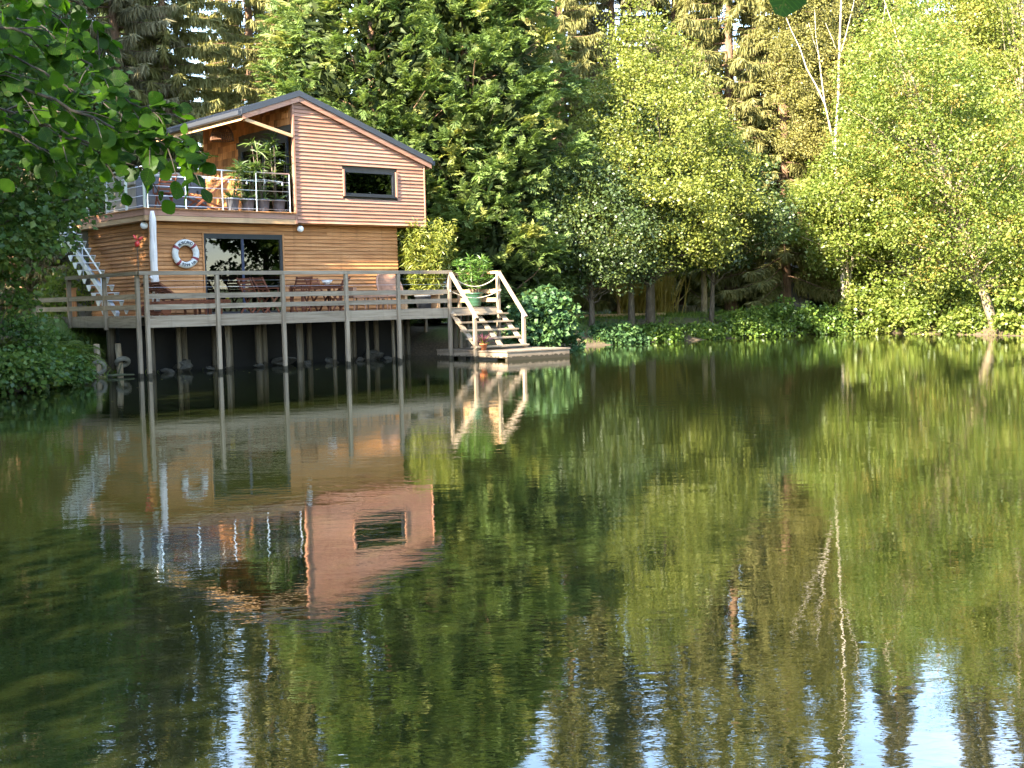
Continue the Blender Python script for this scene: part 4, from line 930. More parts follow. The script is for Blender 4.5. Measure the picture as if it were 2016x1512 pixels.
# ------------------------------------------------------------------ trees
def gz(x, y): return float(ground_z(np.array([x]), np.array([y]))[0])
def base(px, Y): # ground point at picture column px and depth Y
    p = at(px, 620, Y); return (p[0], Y, gz(p[0], Y)-.05)
# big cypress trees right behind the house: flat feathery sprays
def spray(lv, rng, P, D, N, L, T):
    """one feathery spray per row: axis with side strips, all flat in the plane with normal N"""
    n = len(P); D = unit(D); S_ = unit(np.cross(D, N)); N = unit(np.cross(S_, D)); k = 7
    for i in range(k):
        f = .12+.80*i/k
        for sg in (-1, 1):
            q = P+D*(L*f)[:, None]-N*(L*.22*f*f)[:, None]; d = D*.75+S_*sg*.8-N*.15+rng.normal(size=(n, 3))*.14
            lv.leaves(q, d-N*.1, N+rng.normal(size=(n, 3))*.35, L*(.52-.36*f)*(.8+.4*rng.random(n)), L*.085, np.clip(T+f*.3+rng.random(n)*.15, 0, 1), .10)
    lv.leaves(P+D*(L*.3)[:, None], D-N*.25, N, L*.72, L*.11, np.clip(T+.25, 0, 1), .1)
def cypress(lab, loc, H, R, n, seed, group, low=.02):
    rng = np.random.default_rng(seed); root = thing('cypress_tree', lab, 'tree', loc, 0, group)
    nb = n//9; t = low+(1-low)*rng.random(nb)**1.15*.99; a = rng.random(nb)*2*PI
    lump = 1+.16*np.sin(a*4+t*20+seed)+.12*np.sin(a*9-t*37)
    rad = R*np.minimum(1, (1-t)*1.9+.05)**.8*(.80+.2*np.minimum(1, t*6))*lump; rad *= (.45+.55*rng.random(nb)**.35)
    out = np.stack([np.cos(a), np.sin(a), np.zeros(nb)], 1); C = out*rad[:, None]+np.array([0, 0, 1.])*(t*H)[:, None]
    m = 9; ci = np.repeat(np.arange(nb), m); N_ = nb*m
    sz = .42+.30*rng.random(nb)
    P = C[ci]+rng.normal(size=(N_, 3))*np.array([.24, .24, .17])*sz[ci][:, None]
    D = out[ci]*.95+np.array([0, 0, .50])+rng.normal(size=(N_, 3))*.42; Nn = np.array([0, 0, 1.])-out[ci]*.15+rng.normal(size=(N_, 3))*.38
    T = np.clip(rng.random(nb)[ci]*.5+rng.random(N_)*.2-.05, 0, 1); L = sz[ci]*(.65+.5*rng.random(N_)); lv = Leaves()
    br = rng.random(nb)[ci] < .09
    spray(lv, rng, P[~br], D[~br], Nn[~br], L[~br], T[~br]); add('foliage', lv.mesh('cypress'), root, M['leaf_cypress'])
    lv = Leaves(); spray(lv, rng, P[br], D[br], Nn[br], L[br], T[br]+.2); add('foliage', lv.mesh('cypress_tips'), root, M['leaf_cypress_tip'])
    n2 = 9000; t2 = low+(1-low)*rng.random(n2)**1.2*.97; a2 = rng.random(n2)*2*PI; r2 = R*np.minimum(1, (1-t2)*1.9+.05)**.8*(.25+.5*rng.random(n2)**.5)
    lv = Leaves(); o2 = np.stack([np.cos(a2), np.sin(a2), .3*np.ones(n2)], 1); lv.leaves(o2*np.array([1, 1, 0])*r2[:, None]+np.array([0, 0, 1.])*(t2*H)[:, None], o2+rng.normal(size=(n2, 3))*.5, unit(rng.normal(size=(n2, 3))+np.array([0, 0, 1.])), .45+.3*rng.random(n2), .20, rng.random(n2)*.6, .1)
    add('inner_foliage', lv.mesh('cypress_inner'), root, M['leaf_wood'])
    mb = MB(); mb.tube([(0, 0, -.2), (.05, 0, H*.4), (0, .05, H*.95)], [.30, .2, .02], 8); mb.build('trunk', M['bark_red'], root, True)
    mb = MB()
    for i in rng.permutation(nb)[:90]: limb(mb, (0, 0, max(.3, C[i][2]-.5*rad[i])), C[i], .05, .012, -.06, 4)
    mb.build('limb', M['bark_red'], root, True); return root
cg = 'cypresses behind the house'
cypress('tall dense green cypress rising directly behind the house roof', base(745, 43.5), 16.8, 3.4, 10400, 1, cg)
cypress('tall dense green cypress right of the house, widest at its foot', base(925, 44.5), 16.0, 3.6, 11400, 2, cg)
cypress('dense cypress filling the gap between the two front cypresses', base(850, 47.5), 17.0, 3.4, 4200, 3, cg)

# alders on the shaded bank
ag = 'alders on the bank right of the steps'
decid('alder_tree', 'tall pointed yellow green alder in the middle of the bank', base(1280, 47.2), 12.6, [(.16, 2.4), (.25, 3.9), (.38, 4.2), (.52, 3.4), (.68, 2.3), (.78, 1.75), (.90, 1.1), (1.0, .2)], 840, 105, .10, 'leaf_alder', 'bark', .17, 11, (0, 0), (.42, .8), 70, ag, shell=.45)
decid('alder_tree', 'shorter bushy alder with dark low crown left of the tall alder', base(1165, 44.9), 6.9, [(.24, 1.5), (.36, 2.6), (.55, 2.8), (.75, 2.0), (.92, .9), (1.0, .2)], 360, 110, .10, 'leaf_alder_shade', 'bark', .11, 12, (0, 0), (.4, .75), 50, ag, shell=.4)
decid('alder_tree', 'slender alder between the short and the tall alder', base(1243, 46.4), 9.4, [(.25, 1.2), (.40, 2.2), (.6, 2.1), (.8, 1.3), (1.0, .2)], 240, 90, .115, 'leaf_alder_shade', 'bark', .12, 13, (0, 0), (.4, .75), 50, ag, shell=.4, second=('leaf_alder', .4))
decid('alder_tree', 'wide low alder reaching right over the shaded bank', base(1400, 49.0), 8.0, [(.30, 1.5), (.42, 2.7), (.6, 2.7), (.8, 1.7), (1.0, .3)], 260, 90, .115, 'leaf_alder_shade', 'bark', .10, 14, (.4, 0), (.4, .75), 50, ag, shell=.4)
decid('alder_tree', 'small dark alder nearest the cypress, above the shrub by the steps', base(1085, 44.3), 5.4, [(.2, 1.0), (.4, 1.7), (.65, 1.6), (.9, .8), (1.0, .2)], 150, 90, .115, 'leaf_alder_shade', 'bark', .08, 15, (0, 0), (.4, .7), 30, ag, shell=.4)
# right bank
rg = 'broadleaf trees on the sunlit bank'
decid('hazel_tree', 'large bright green tree hanging over the water, right of the birch', base(1790, 52.5), 13.5, [(.02, 2.6), (.15, 3.3), (.4, 3.6), (.65, 3.0), (.85, 1.9), (1.0, .4)], 760, 100, .10, 'leaf_hazel', 'bark_light', .15, 21, (0, 0), (.45, .85), 70, rg, stems=3, spread=.7, shell=.4)
decid('leaning_tree', 'leaning grey trunked tree at the right end of the bank', base(1962, 45.6), 13.5, [(.10, 1.6), (.25, 2.8), (.5, 3.3), (.75, 2.5), (.92, 1.2), (1.0, .3)], 680, 100, .10, 'leaf_hazel', 'bark_light', .17, 22, (-3.6, 2.0), (.45, .85), 70, rg, shell=.4, second=('leaf_gold', .35))
decid('hazel_tree', 'tall yellowing tree behind the leaning trunk at the right edge', base(2010, 54.5), 17.5, [(.12, 2.4), (.35, 3.7), (.6, 3.4), (.85, 2.0), (1.0, .4)], 620, 95, .115, 'leaf_alder', 'bark_light', .2, 23, (0, 0), (.5, .9), 60, rg, shell=.4, second=('leaf_gold', .3))
decid('hazel_tree', 'tall pale green tree between the birch and the right edge', base(1850, 57.0), 17.8, [(.15, 2.4), (.4, 3.3), (.65, 2.9), (.85, 1.8), (1.0, .4)], 560, 95, .115, 'leaf_alder', 'bark_light', .2, 24, (0, 0), (.5, .9), 60, rg, shell=.4)
decid('hazel_tree', 'young bright green tree in front of the white birch stems', base(1668, 51.9), 7.6, [(.30, 1.3), (.45, 2.2), (.65, 2.2), (.85, 1.3), (1.0, .3)], 260, 85, .12, 'leaf_hazel', 'bark_light', .08, 25, (0, 0), (.4, .75), 40, rg, shell=.4)
# birch with white stems
b0 = base(1663, 52.6)
birch = thing('birch_tree', 'slender birch with bare white forked stems above the right bank', 'tree', b0)
def stem(pts, r0, r1, nm='stem'):
    P = [Vector(at(px, py, b0[1]+dy))-Vector(b0) for px, py, dy in pts]; mb = MB(); n = len(P); mb.tube(P, [.8*(r0+(r1-r0)*i/(n-1)) for i in range(n)], 7); return mb.build(nm, M['bark_birch'], birch, True)
stem([(1664, 640, 0), (1660, 560, 0), (1657, 480, .1), (1648, 400, .2), (1644, 300, .3), (1645, 270, .3), (1650, 200, .3), (1652, 110, .4), (1656, 0, .4), (1660, -120, .4), (1650, -260, .3)], .15, .02, 'trunk')
stem([(1644, 300, .3), (1634, 250, .2), (1624, 205, .1), (1605, 165, 0), (1588, 135, -.1), (1575, 95, -.1), (1558, 60, -.1), (1548, 35, -.1)], .06, .012)
stem([(1624, 205, .1), (1618, 160, .3), (1612, 110, .4), (1606, 70, .4), (1604, 20, .4)], .04, .01)
stem([(1612, 110, .4), (1600, 75, .5), (1592, 45, .6)], .022, .008)
stem([(1654, 110, .4), (1665, 70, .5), (1680, 10, .6), (1695, -80, .6)], .035, .01)
stem([(1652, 115, .4), (1640, 80, .2), (1625, 45, .1)], .02, .007)
stem([(1664, 600, 0), (1700, 400, 1.), (1718, 180, 1.4), (1730, 90, 1.6), (1745, 0, 1.7), (1755, -100, 1.8)], .07, .012)
rng = np.random.default_rng(31); nC = 430
tt = .38+.62*rng.random(nC); aa = rng.random(nC)*2*PI; rr_ = (2.2*np.sin(PI*np.clip((tt-.30)/.75, 0, 1))**.7+.3)*(.3+.7*rng.random(nC)); Cb = np.stack([rr_*np.cos(aa)-.8, rr_*np.sin(aa)+2.0, tt*18.2], 1)
lv = Leaves(); clump_leaves(lv, rng, Cb, .35+.4*rng.random(nC), 60, .085, .8); add('crown', lv.mesh('birch_crown'), birch, M['leaf_birch'])

# spruces: three built crowns, copied
spm = [spruce_mesh(41, 22, 3.7, 270, 520, .06, .75, .05, .75), spruce_mesh(42, 20, 3.3, 240, 500, .04, .6, .05, .65), spruce_mesh(43, 23, 4.0, 250, 480, .14, .95, .055, .8)]
for a, b in spm: a.materials.append(M['leaf_spruce']); b.materials.append(M['bark_red'])
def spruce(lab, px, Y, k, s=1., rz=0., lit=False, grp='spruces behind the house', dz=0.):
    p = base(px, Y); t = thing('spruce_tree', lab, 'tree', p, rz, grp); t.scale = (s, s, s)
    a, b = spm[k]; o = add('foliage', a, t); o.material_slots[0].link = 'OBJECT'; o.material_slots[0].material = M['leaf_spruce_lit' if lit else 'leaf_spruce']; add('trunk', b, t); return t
sg = 'spruces behind the house'
spruce('brownish spruce with drooping twigs at the far left behind the house', 250, 47, 2, 1.0, .3)
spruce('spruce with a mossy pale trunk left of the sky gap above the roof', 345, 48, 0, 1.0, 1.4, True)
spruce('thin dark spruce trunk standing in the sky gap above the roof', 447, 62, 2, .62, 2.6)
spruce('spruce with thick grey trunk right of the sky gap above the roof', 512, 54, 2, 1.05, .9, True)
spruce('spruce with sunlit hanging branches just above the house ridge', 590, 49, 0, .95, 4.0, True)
spruce('dark spruce behind the trees at the left edge', 25, 41.5, 1, .95, .7)
spruce('spruce on the left bank outside the picture', -300, 43.5, 0, 1.0, 1.7)
spruce('spruce half hidden at the left edge behind the foreground leaves', 120, 45, 1, 1.05, 2.2)
bgp = 'spruces behind the right bank'
spruce('olive spruce top between the cypress and the pointed alder', 1110, 57, 0, 1.15, 5.0, True, bgp)
spruce('drooping spruce right behind the pointed alder', 1215, 60, 1, 1.25, 1.0, False, bgp)
spruce('drooping spruce with dark trunk beside the sky gaps right of the pointed alder', 1440, 59, 2, 1.12, 3.1, True, bgp)
spruce('golden drooping spruce left of the white birch stems', 1545, 58, 0, 1.15, 2.0, True, bgp)
spruce('golden spruce directly behind the white birch stems', 1650, 60, 2, .98, 4.4, True, bgp)
spruce('dark spruce glimpsed through the gap at the top right', 1930, 62, 1, 1.18, .2, False, bgp)
spruce('spruce between the birch and the pale green tree', 1765, 63, 0, 1.06, 3.7, False, bgp)
spruce('tall spruce filling the gap right of the pointed alder', 1335, 61, 0, 1.2, 2.7, True, bgp)
spruce('tall spruce far back between the cypress and the alder', 1020, 60, 2, .88, 3.9, False, bgp)
spruce('tall spruce at the far right edge behind the yellowing tree', 2060, 62, 0, 1.25, 1.9, False, bgp)
# woodland beyond, one mass
rng = np.random.default_rng(60); lv = Leaves(); mb = MB()
for i in range(150):
    px = rng.uniform(-250, 2300); Y = rng.uniform(66, 120); p = at(px, 620, Y); H = rng.uniform(13, 20)*(1. if not (350 < px < 560 or 1380 < px < 1540) else .42); z0 = gz(p[0], Y); n = 440
    t = rng.random(n)**1.2; a = rng.random(n)*6.28; r = (2.9*(1-t)**.8+.2)*(.35+.65*rng.random(n)); P = np.stack([p[0]+r*np.cos(a), Y+r*np.sin(a), z0+.6+t*H], 1)
    D = np.stack([np.cos(a), np.sin(a), -.5*np.ones(n)], 1)+rng.normal(size=(n, 3))*.4; lv.leaves(P, D, unit(rng.normal(size=(n, 3))+np.array([0, 0, 1.])), 1.0+.7*rng.random(n), .6, np.clip(rng.random()*.5+rng.random(n)*.5, 0, 1))
    mb.tube([(p[0], Y, z0-.3), (p[0], Y, z0+H)], [.2, .02], 5, False)
woods = add('woodland', lv.mesh('woodland'), None, M['leaf_wood']); tag(woods, 'distant mixed woodland behind the trees', 'woodland', None, 'stuff'); me = mb.mesh('wood_trunks'); o = add('trunks', me, woods, M['bark']); o['kind'] = 'stuff'

# left bank trees (the nearest hangs into the picture)
lg = 'trees on the left bank'
decid('bank_tree', 'leafy tree overhanging the left bank in front of the house', (-11.95, 26.2, .9), 9.5, [(.20, 2.0), (.28, 2.9), (.45, 3.2), (.7, 2.6), (.9, 1.4), (1, .3)], 560, 75, .13, 'leaf_left', 'bark', .17, 71, (.2, 0), (.4, .75), 60, lg, shell=.45, stems=2, spread=.4)
decid('bank_tree', 'tall tree behind the overhanging one on the left bank', (-15.6, 30.5, 1.), 12.5, [(.12, 1.7), (.35, 2.6), (.6, 2.5), (.85, 1.4), (1, .3)], 300, 75, .15, 'leaf_left', 'bark', .17, 72, (0, 0), (.45, .8), 40, lg)
def stand(spots, name, lab, seed, mat, per, grp):
    proto = None
    for i, (x, y, h) in enumerate(spots):
        if i < 2: o = proto = decid(name, lab, (x, y, .85), h, [(.12, 1.9), (.32, 3.3), (.62, 3.0), (.88, 1.7), (1, .3)], 330, per, .26, mat, 'bark', .2, seed+i, (0, 0), (.55, .95), 20, grp); h0 = h
        else: o = copy_tree(proto); o.location = (x, y, .85); o.rotation_euler = (0, 0, i*1.7); o.scale = (h/h0*.5+.5, h/h0*.5+.5, h/h0)
stand(((-15.5, 20, 13.5), (-18.5, 15, 16), (-20, 22, 16), (-14.5, 13, 13.5), (-21, 30, 14.5), (-26, 39, 18)), 'bank_tree', 'tree outside the left edge that shades the pond', 73, 'leaf_left', 60, 'trees shading the pond from the left')
stand(((23.5, 34, 16), (24, 26, 17), (22, 18.5, 15), (28, 39, 18), (29, 22, 19), (19, 11, 13), (29, 31, 19), (25, 14, 16)), 'shore_tree', 'tree on the right shore outside the picture, mirrored in the windows', 83, 'leaf_hedge', 75, 'trees on the right shore')
decid('alder_tree', 'alder beside the camera that carries the foreground branches', (-6.2, 1.2, .6), 8.5, [(.25, 1.6), (.4, 2.5), (.6, 2.7), (.85, 1.6), (1, .3)], 190, 60, .12, 'leaf_left', 'bark', .16, 95, (0, 0), (.45, .8), 30)
decid('alder_tree', 'unseen alder added behind the camera to shade the near leaves', (-4.6, -3.2, .6), 9.5, [(.25, 1.8), (.4, 2.8), (.6, 3.0), (.85, 1.8), (1, .3)], 220, 60, .13, 'leaf_left', 'bark', .16, 96, (0, 0), (.45, .8), 30)  # out of view, added to cast shade on the overhead leaf
# ------------------------------------------------------------------ shrubs
def shrub(name, lab, loc, R, n, per, leaf, mat, seed, grp=None, flat=.75, crad=(.22, .42), cat='shrub', elong=.85, lowcut=-.15):
    rng = np.random.default_rng(seed); t = thing(name, lab, cat, loc, 0, grp); C = ball(rng, n); C[:, 2] = np.abs(C[:, 2])+lowcut*rng.random(n); q = np.linalg.norm(C, axis=1, keepdims=True); C = C/np.maximum(q, .05)*(.55+.45*q)*np.array(R)
    C[:, 0] *= 1+.15*np.sin(C[:, 2]*7+seed); lv = Leaves(); clump_leaves(lv, rng, C, crad[0]+(crad[1]-crad[0])*rng.random(n), per, leaf, flat, elong=elong); add('foliage', lv.mesh(name), t, M[mat])
    mb = MB()
    for i in range(min(n, 16)): limb(mb, (C[i][0]*.15, C[i][1]*.15, -.15), C[i], .02, .006, .05, 4)
    mb.build('stem', M['bark'], t); return t
p = on_z(1066, 668, .25); shrub('broadleaf_shrub', 'dense dark green shrub right behind the foot of the steps', (p[0], 39.6, .3), (1.15, .9, 1.75), 110, 46, .15, 'leaf_shrub', 101, elong=.95)
hg = 'shrubs hanging over the water'
for i, (px, Y, R, lab, mt, lf) in enumerate((
    (1195, 45.2, (1.4, .7, .65), 'broad leaved shrub on the bank left of the alder trunks', 'leaf_shrub', .14),
    (1290, 46.8, (1.0, .6, .5), 'low shrub at the foot of the tall alder', 'leaf_hedge', .13),
    (1375, 48.0, (.9, .5, .4), 'low grassy shrub above the stones of the shaded bank', 'leaf_hedge', .11),
    (1465, 49.2, (1.3, .9, 1.15), 'dark shrub right of the small palm', 'leaf_hedge', .12),
    (1545, 50.2, (1.6, .9, 1.35), 'bushy green shrub below the far shed', 'leaf_hedge', .12),
    (1628, 50.9, (1.4, .9, 1.1), 'shrub left of the sunlit birch foot', 'leaf_hedge', .12),
    (1715, 51.1, (1.7, 1.0, 1.9), 'bright shrub right of the sunlit birch foot', 'leaf_hazel', .13),
    (1800, 50.2, (1.9, 1.0, 1.9), 'bright overhanging shrub in the corner of the pond', 'leaf_hazel', .13),
    (1880, 48.3, (1.6, 1.0, 1.7), 'bright shrub with arching twigs left of the leaning trunk', 'leaf_hazel', .13),
    (1760, 51.6, (1.5, .7, .8), 'low twiggy shrub dipping into the pond corner', 'leaf_hazel', .12),
    (1845, 49.1, (1.4, .7, .8), 'low bright shrub trailing on the water left of the leaning trunk', 'leaf_hazel', .12),
    (1915, 47.1, (1.0, .8, .9), 'low shrub at the foot of the leaning trunk', 'leaf_hazel', .13),
    (2045, 44.9, (1.3, 1.0, 2.4), 'large leaved bright shrub right of the leaning trunk', 'leaf_hazel', .16))):
    b = base(px, Y-.45); shrub('bank_shrub', lab, (b[0], b[1], max(.05, b[2])), R, 110, 50, lf, mt, 110+i, hg, lowcut=-.4)
lgs = 'low shrubs on the left bank'
for i, (px, Y, R, z, lab) in enumerate(((175, 36.5, (1.6, 1.2, 2.2), 1.2, 'sunlit bush behind the steel stair'), (-30, 27.0, (1.3, 1.0, 2.2), .9, 'leafy bush under the overhanging tree'), (10, 25.5, (.9, .6, .55), .25, 'low dark bush at the water edge in the left corner'), (75, 27.2, (.8, .5, .5), .25, 'low dark bush trailing into the water below the ferns'))):
    p = at(px, 600, Y); shrub('bank_bush', lab, (p[0], Y, z), R, 85, 48, .11, 'leaf_left' if i != 0 else 'leaf_hazel', 130+i, lgs)
p = h2w(.0, .9, .5); shrub('bank_bush', 'dark ivy mound below the left deck beam', (h2w(-1.1, 2.6)[0], h2w(-1.1, 2.6)[1], .5), (.55, .5, .6), 34, 40, .10, 'leaf_left', 140, lgs)
# bamboo by the right house corner
bu_ = on_v(840, 600, 2.25)[0]; bp = h2w(bu_, 2.25, ZD+.002)
bam = thing('bamboo_clump', 'feathery yellow green bamboo by the right corner of the house', 'bamboo', bp); rng = np.random.default_rng(150); mb = MB(); lv = Leaves()
for i in range(90):
    a = rng.random()*6.28; r_ = .55*rng.random()**.5; H = 2.0+1.25*rng.random(); top = np.array([r_*1.7*math.cos(a), r_*1.5*math.sin(a), H*.92*(1-.12*r_)]); b = np.array([r_*.5*math.cos(a), r_*.5*math.sin(a), .3])
    mb.tube([b, (b*.4+top*.6)+np.array([0, 0, .15]), top], [.012, .009, .003], 4, False); nn = 130; f = rng.random((nn, 1))**.8; P = b+(top-b)*(.12+.88*f)+rng.normal(size=(nn, 3))*np.array([.10, .10, .05])
    lv.strips(P, unit(rng.normal(size=(nn, 3))*np.array([1, 1, .4])+np.array([0, 0, -.15])), unit(rng.normal(size=(nn, 3))+np.array([0, 0, 1.])), .11+.08*rng.random(nn), .032, rng.random(nn), .25, .12)
add('foliage', lv.mesh('bamboo'), bam, M['leaf_bamboo']); mb.build('cane', M['leaf_bamboo'], bam); MB().lathe([(.30, 0), (.36, .36), (.38, .36), (.38, .40), (.34, .40), (.33, .35), (.001, .34)], 20).build('pot', M['greypot'], bam, True)
# cordyline palm on the lawn
b = base(1386, 52.5); t = thing('cordyline_palm', 'small palm with shaggy trunk on the lawn behind the alders', 'palm', b); H = 2.15
MB().tube([(0, 0, -.1), (.03, 0, H*.5), (0, 0, H)], [.16, .12, .14], 9).build('trunk', M['bark_light'], t, True); rng = np.random.default_rng(160); lv = Leaves(); lance(lv, rng, np.array([0, 0, H]), 110, 1.05, .05, .35); add('foliage', lv.mesh('palm'), t, M['leaf_olean'])
lv = Leaves(); nn = 60; lv.strips(np.array([[0, 0, H-.1]]).repeat(nn, 0), unit(rng.normal(size=(nn, 3))*np.array([.6, .6, .2])+np.array([0, 0, -1.])), rng.normal(size=(nn, 3)), .6, .05, rng.random(nn), .1, .3); add('dead_frond', lv.mesh('skirt'), t, M['leaf_birch'])
# pale pampas / bamboo stand lit by the sun
b = base(1272, 53.5); t = thing('pampas_clump', 'pale sunlit pampas clump seen between the alder trunks', 'grass clump', b); rng = np.random.default_rng(161); lv = Leaves(); nn = 420
P = rng.normal(size=(nn, 3))*np.array([.55, .4, 0]); lv.strips(P, unit(rng.normal(size=(nn, 3))*np.array([.25, .25, .1])+np.array([0, 0, 1.])), rng.normal(size=(nn, 3)), 1.7+1.0*rng.random(nn), .05, .6+.4*rng.random(nn), .05, .3); add('blade', lv.mesh('pampas'), t, M['leaf_gold'])
MB().tube([(0, 0, -.1), (0, 0, .25)], [.5, .35], 9).build('crown_base', M['soil'], t)
# lawn edging bench and wooden table
b = base(1175, 50.5); t = thing('timber_edging', 'long pale timber edging board along the lawn behind the alders', 'edging', (b[0], b[1], b[2]+.05), .05)
for i in range(3): MB().box(-1.5+i*1.45, -1.5+i*1.45+1.43, -.22, .22, .12, .22).build('plank', M['pine_u'], t)
for x in (-1.3, .4, 2.4): MB().box(x, x+.12, -.15, .15, -.2, .118).build('foot', M['pine_z'], t)
b = base(1190, 53); t = thing('picnic_table', 'pale wooden picnic table top behind the short alder', 'table', b, .2)
for i in range(5): MB().box(-.9, .9, -.4+i*.16, -.4+i*.16+.15, 1.35, 1.40).build('top_plank', M['pine_u'], t)
for x in (-.6, .6): MB().bar((x, -.4, -.1), (x, .1, 1.35), .08, .08).build('leg', M['pine_z'], t); MB().bar((x+.09, .4, -.1), (x+.09, -.1, 1.35), .08, .08).build('leg', M['pine_z'], t)
# sheds behind the right bank
b = base(1510, 62); t = thing('garden_shed', 'dark garden shed with pale grey sheet roof behind the right bank', 'shed', b, -.15)
MB().box(-2.0, 2.0, -1.2, 1.2, -.2, 2.05).build('wall', M['anthracite'], t); mb = MB(); mb.prism([(-1.5, 2.06), (1.5, 2.5), (1.5, 2.58), (-1.5, 2.14)], 'u', -2.3, 2.3); mb.build('roof', M['zinc'], t)
MB().box(-.5, .4, -1.23, -1.202, -.15, 1.8).build('door', M['navy'], t)
b = base(1490, 78); t = thing('white_house', 'far white house wall with grey roof glimpsed between the trees', 'house', b, .2)
MB().box(-3.4, 3.4, -2.5, 2.5, -.5, 5.0).build('wall', M['render'], t); mb = MB(); mb.prism([(-3.0, 4.9), (0, 6.8), (3.0, 4.9), (3.0, 5.05), (0, 6.98), (-3.0, 5.05)], 'u', -3.7, 3.7); mb.build('roof', M['zinc'], t)
for x in (-2, .2, 2):
    w_ = MB(); w_.box(x-.45, x+.45, -2.53, -2.502, 2.9, 4.1); wo_ = w_.build('window', M['anthracite'], t); MB().box(x-.4, x+.4, -2.545, -2.531, 2.95, 4.05).build('pane', M['glass'], wo_)

# ------------------------------------------------------------------ ferns on the left bank: fronds as parts
def frond_mesh(seed):
    rng = np.random.default_rng(seed); lv = Leaves(); k = 20; s = np.linspace(.08, 1, k); x = s*.85; zc = .45*np.sin(s*2.2)-.18*s**3
    P = np.stack([x, 0*x, zc], 1); w = .20*np.sin(PI*np.clip(s*.93+.07, 0, 1))**.8
    for sg in (-1, 1):
        D = np.stack([.35*np.ones(k), sg*np.ones(k), -.15*np.ones(k)], 1)+rng.normal(size=(k, 3))*.06; lv.leaves(P, D, np.tile([0, 0, 1.], (k, 1)), w+.02, .036, np.clip(.3+.5*s+rng.random(k)*.2, 0, 1), .08)
    lv.strips(P[:-1], np.diff(P, axis=0), np.tile([0, 0, 1.], (k-1, 1)), np.linalg.norm(np.diff(P, axis=0), axis=1), .012, .3*np.ones(k-1), 0, 1.)
    me = lv.mesh('frond'); me.materials.append(M['leaf_fern']); return me
FR = [frond_mesh(i) for i in range(4)]
fl = ['tall fern against the left deck beam', 'tall fern arching below the left deck railing', 'broad fern left of the deck pile', 'fern at the water edge nearest the left picture edge', 'fern hanging over the water left of the mooring posts', 'fern beside the left mooring post', 'fern on the slope below the deck railing', 'bright fern in the middle of the left bank', 'fern at the top of the left bank', 'low dark fern above the waterline', 'fern under the overhanging tree', 'small fern right below the deck beam', 'yellowing fern high on the left bank', 'drooping fern at the foot of the left bank', 'fern with long fronds left of the mooring posts', 'fern between the others on the left bank', 'fern at the very left of the bank', 'fern close to the deck corner']
fp = [(150, 660, 29.6), (95, 640, 29.2), (125, 690, 28.9), (15, 735, 25.6), (130, 705, 28.2), (128, 690, 29.2), (120, 645, 29.5), (85, 665, 27.8), (60, 625, 28.6), (90, 720, 27.0), (25, 640, 26.4), (140, 655, 30.2), (25, 600, 27.6), (50, 745, 26.2), (110, 680, 28.4), (55, 690, 26.8), (-5, 690, 25.4), (112, 725, 28.4)]
for i, ((px, py, Y), lab) in enumerate(zip(fp, fl)):
    p = at(px, py, Y); x_ = p[0]
    while float(shore_dist(np.array([x_]), np.array([p[1]]))[0]) < .45: x_ -= .08
    p = (x_, p[1], gz(x_, p[1])); t = thing('fern', lab, 'fern', p, rnd.random()*6, 'ferns on the left bank'); s = rnd.uniform(.85, 1.25)*(1.35 if i < 3 else 1)
    for j in range(10):
        o = add('frond', FR[(i+j) % 4], t); o.rotation_euler = (rnd.uniform(-.2, .2), rnd.uniform(-.35, .25), j*.628+rnd.uniform(-.2, .2)); o.scale = (s*rnd.uniform(.8, 1.15),)*3
    MB().tube([(0, 0, -.12), (0, 0, .03)], [.06, .04], 7).build('rootstock', M['bark'], t)

# ------------------------------------------------------------------ grass and leaf litter on the banks
rng = np.random.default_rng(170); lv = Leaves()
def scatter(n, x0, x1, y0, y1, dmin, dmax):
    X = rng.uniform(x0, x1, n); Y = rng.uniform(y0, y1, n); d = shore_dist(X, Y); k = (d > dmin) & (d < dmax); X, Y = X[k], Y[k]; return np.stack([X, Y, ground_z(X, Y)], 1)
P = np.concatenate([scatter(26000, 1, 20, 38, 58, .15, 9), scatter(9000, -14, -8, 20, 34, .15, 4)])
n = len(P); lv.strips(P, unit(rng.normal(size=(n, 3))*np.array([.5, .5, .1])+np.array([0, 0, 1.])), rng.normal(size=(n, 3)), .10+.22*rng.random(n), .016, rng.random(n), .12, .15)
g = add('bank_grass', lv.mesh('grass'), None, M['grass']); tag(g, 'rough green grass growing along the pond banks', 'grass', None, 'stuff')
lv = Leaves(); P = np.concatenate([scatter(5000, 8, 20, 42, 54, -.05, 3), scatter(4000, -13, -8, 20, 33, -.02, 3)]); n = len(P); P[:, 2] += .02
lv.leaves(P, unit(rng.normal(size=(n, 3))*np.array([1, 1, .2])), unit(rng.normal(size=(n, 3))*.4+np.array([0, 0, 1.])), .09, .06, rng.random(n))
g = add('leaf_litter', lv.mesh('litter'), None, M['leaf_birch']); tag(g, 'dry brown leaf litter on the pond banks', 'leaf litter', None, 'stuff')

lv = Leaves(); X = np.concatenate([rng.uniform(-10.5, 2, 140), rng.uniform(4, 18, 140)]); Y = np.concatenate([rng.uniform(20, 36, 140), rng.uniform(40, 50, 140)]); k_ = (shore_dist(X, Y) < -.1) & (shore_dist(X, Y) > -3.5); X, Y = X[k_], Y[k_]; n = len(X)
lv.leaves(np.stack([X, Y, .006*np.ones(n)], 1), unit(rng.normal(size=(n, 3))*np.array([1, 1, 0])), np.tile([0, 0, 1.], (n, 1)), .05+.05*rng.random(n), .05, rng.random(n), .03)
g = add('floating_leaves', lv.mesh('floating'), None, M['leaf_birch']); tag(g, 'scattered fallen leaves floating near the pond banks', 'leaves', None, 'stuff')

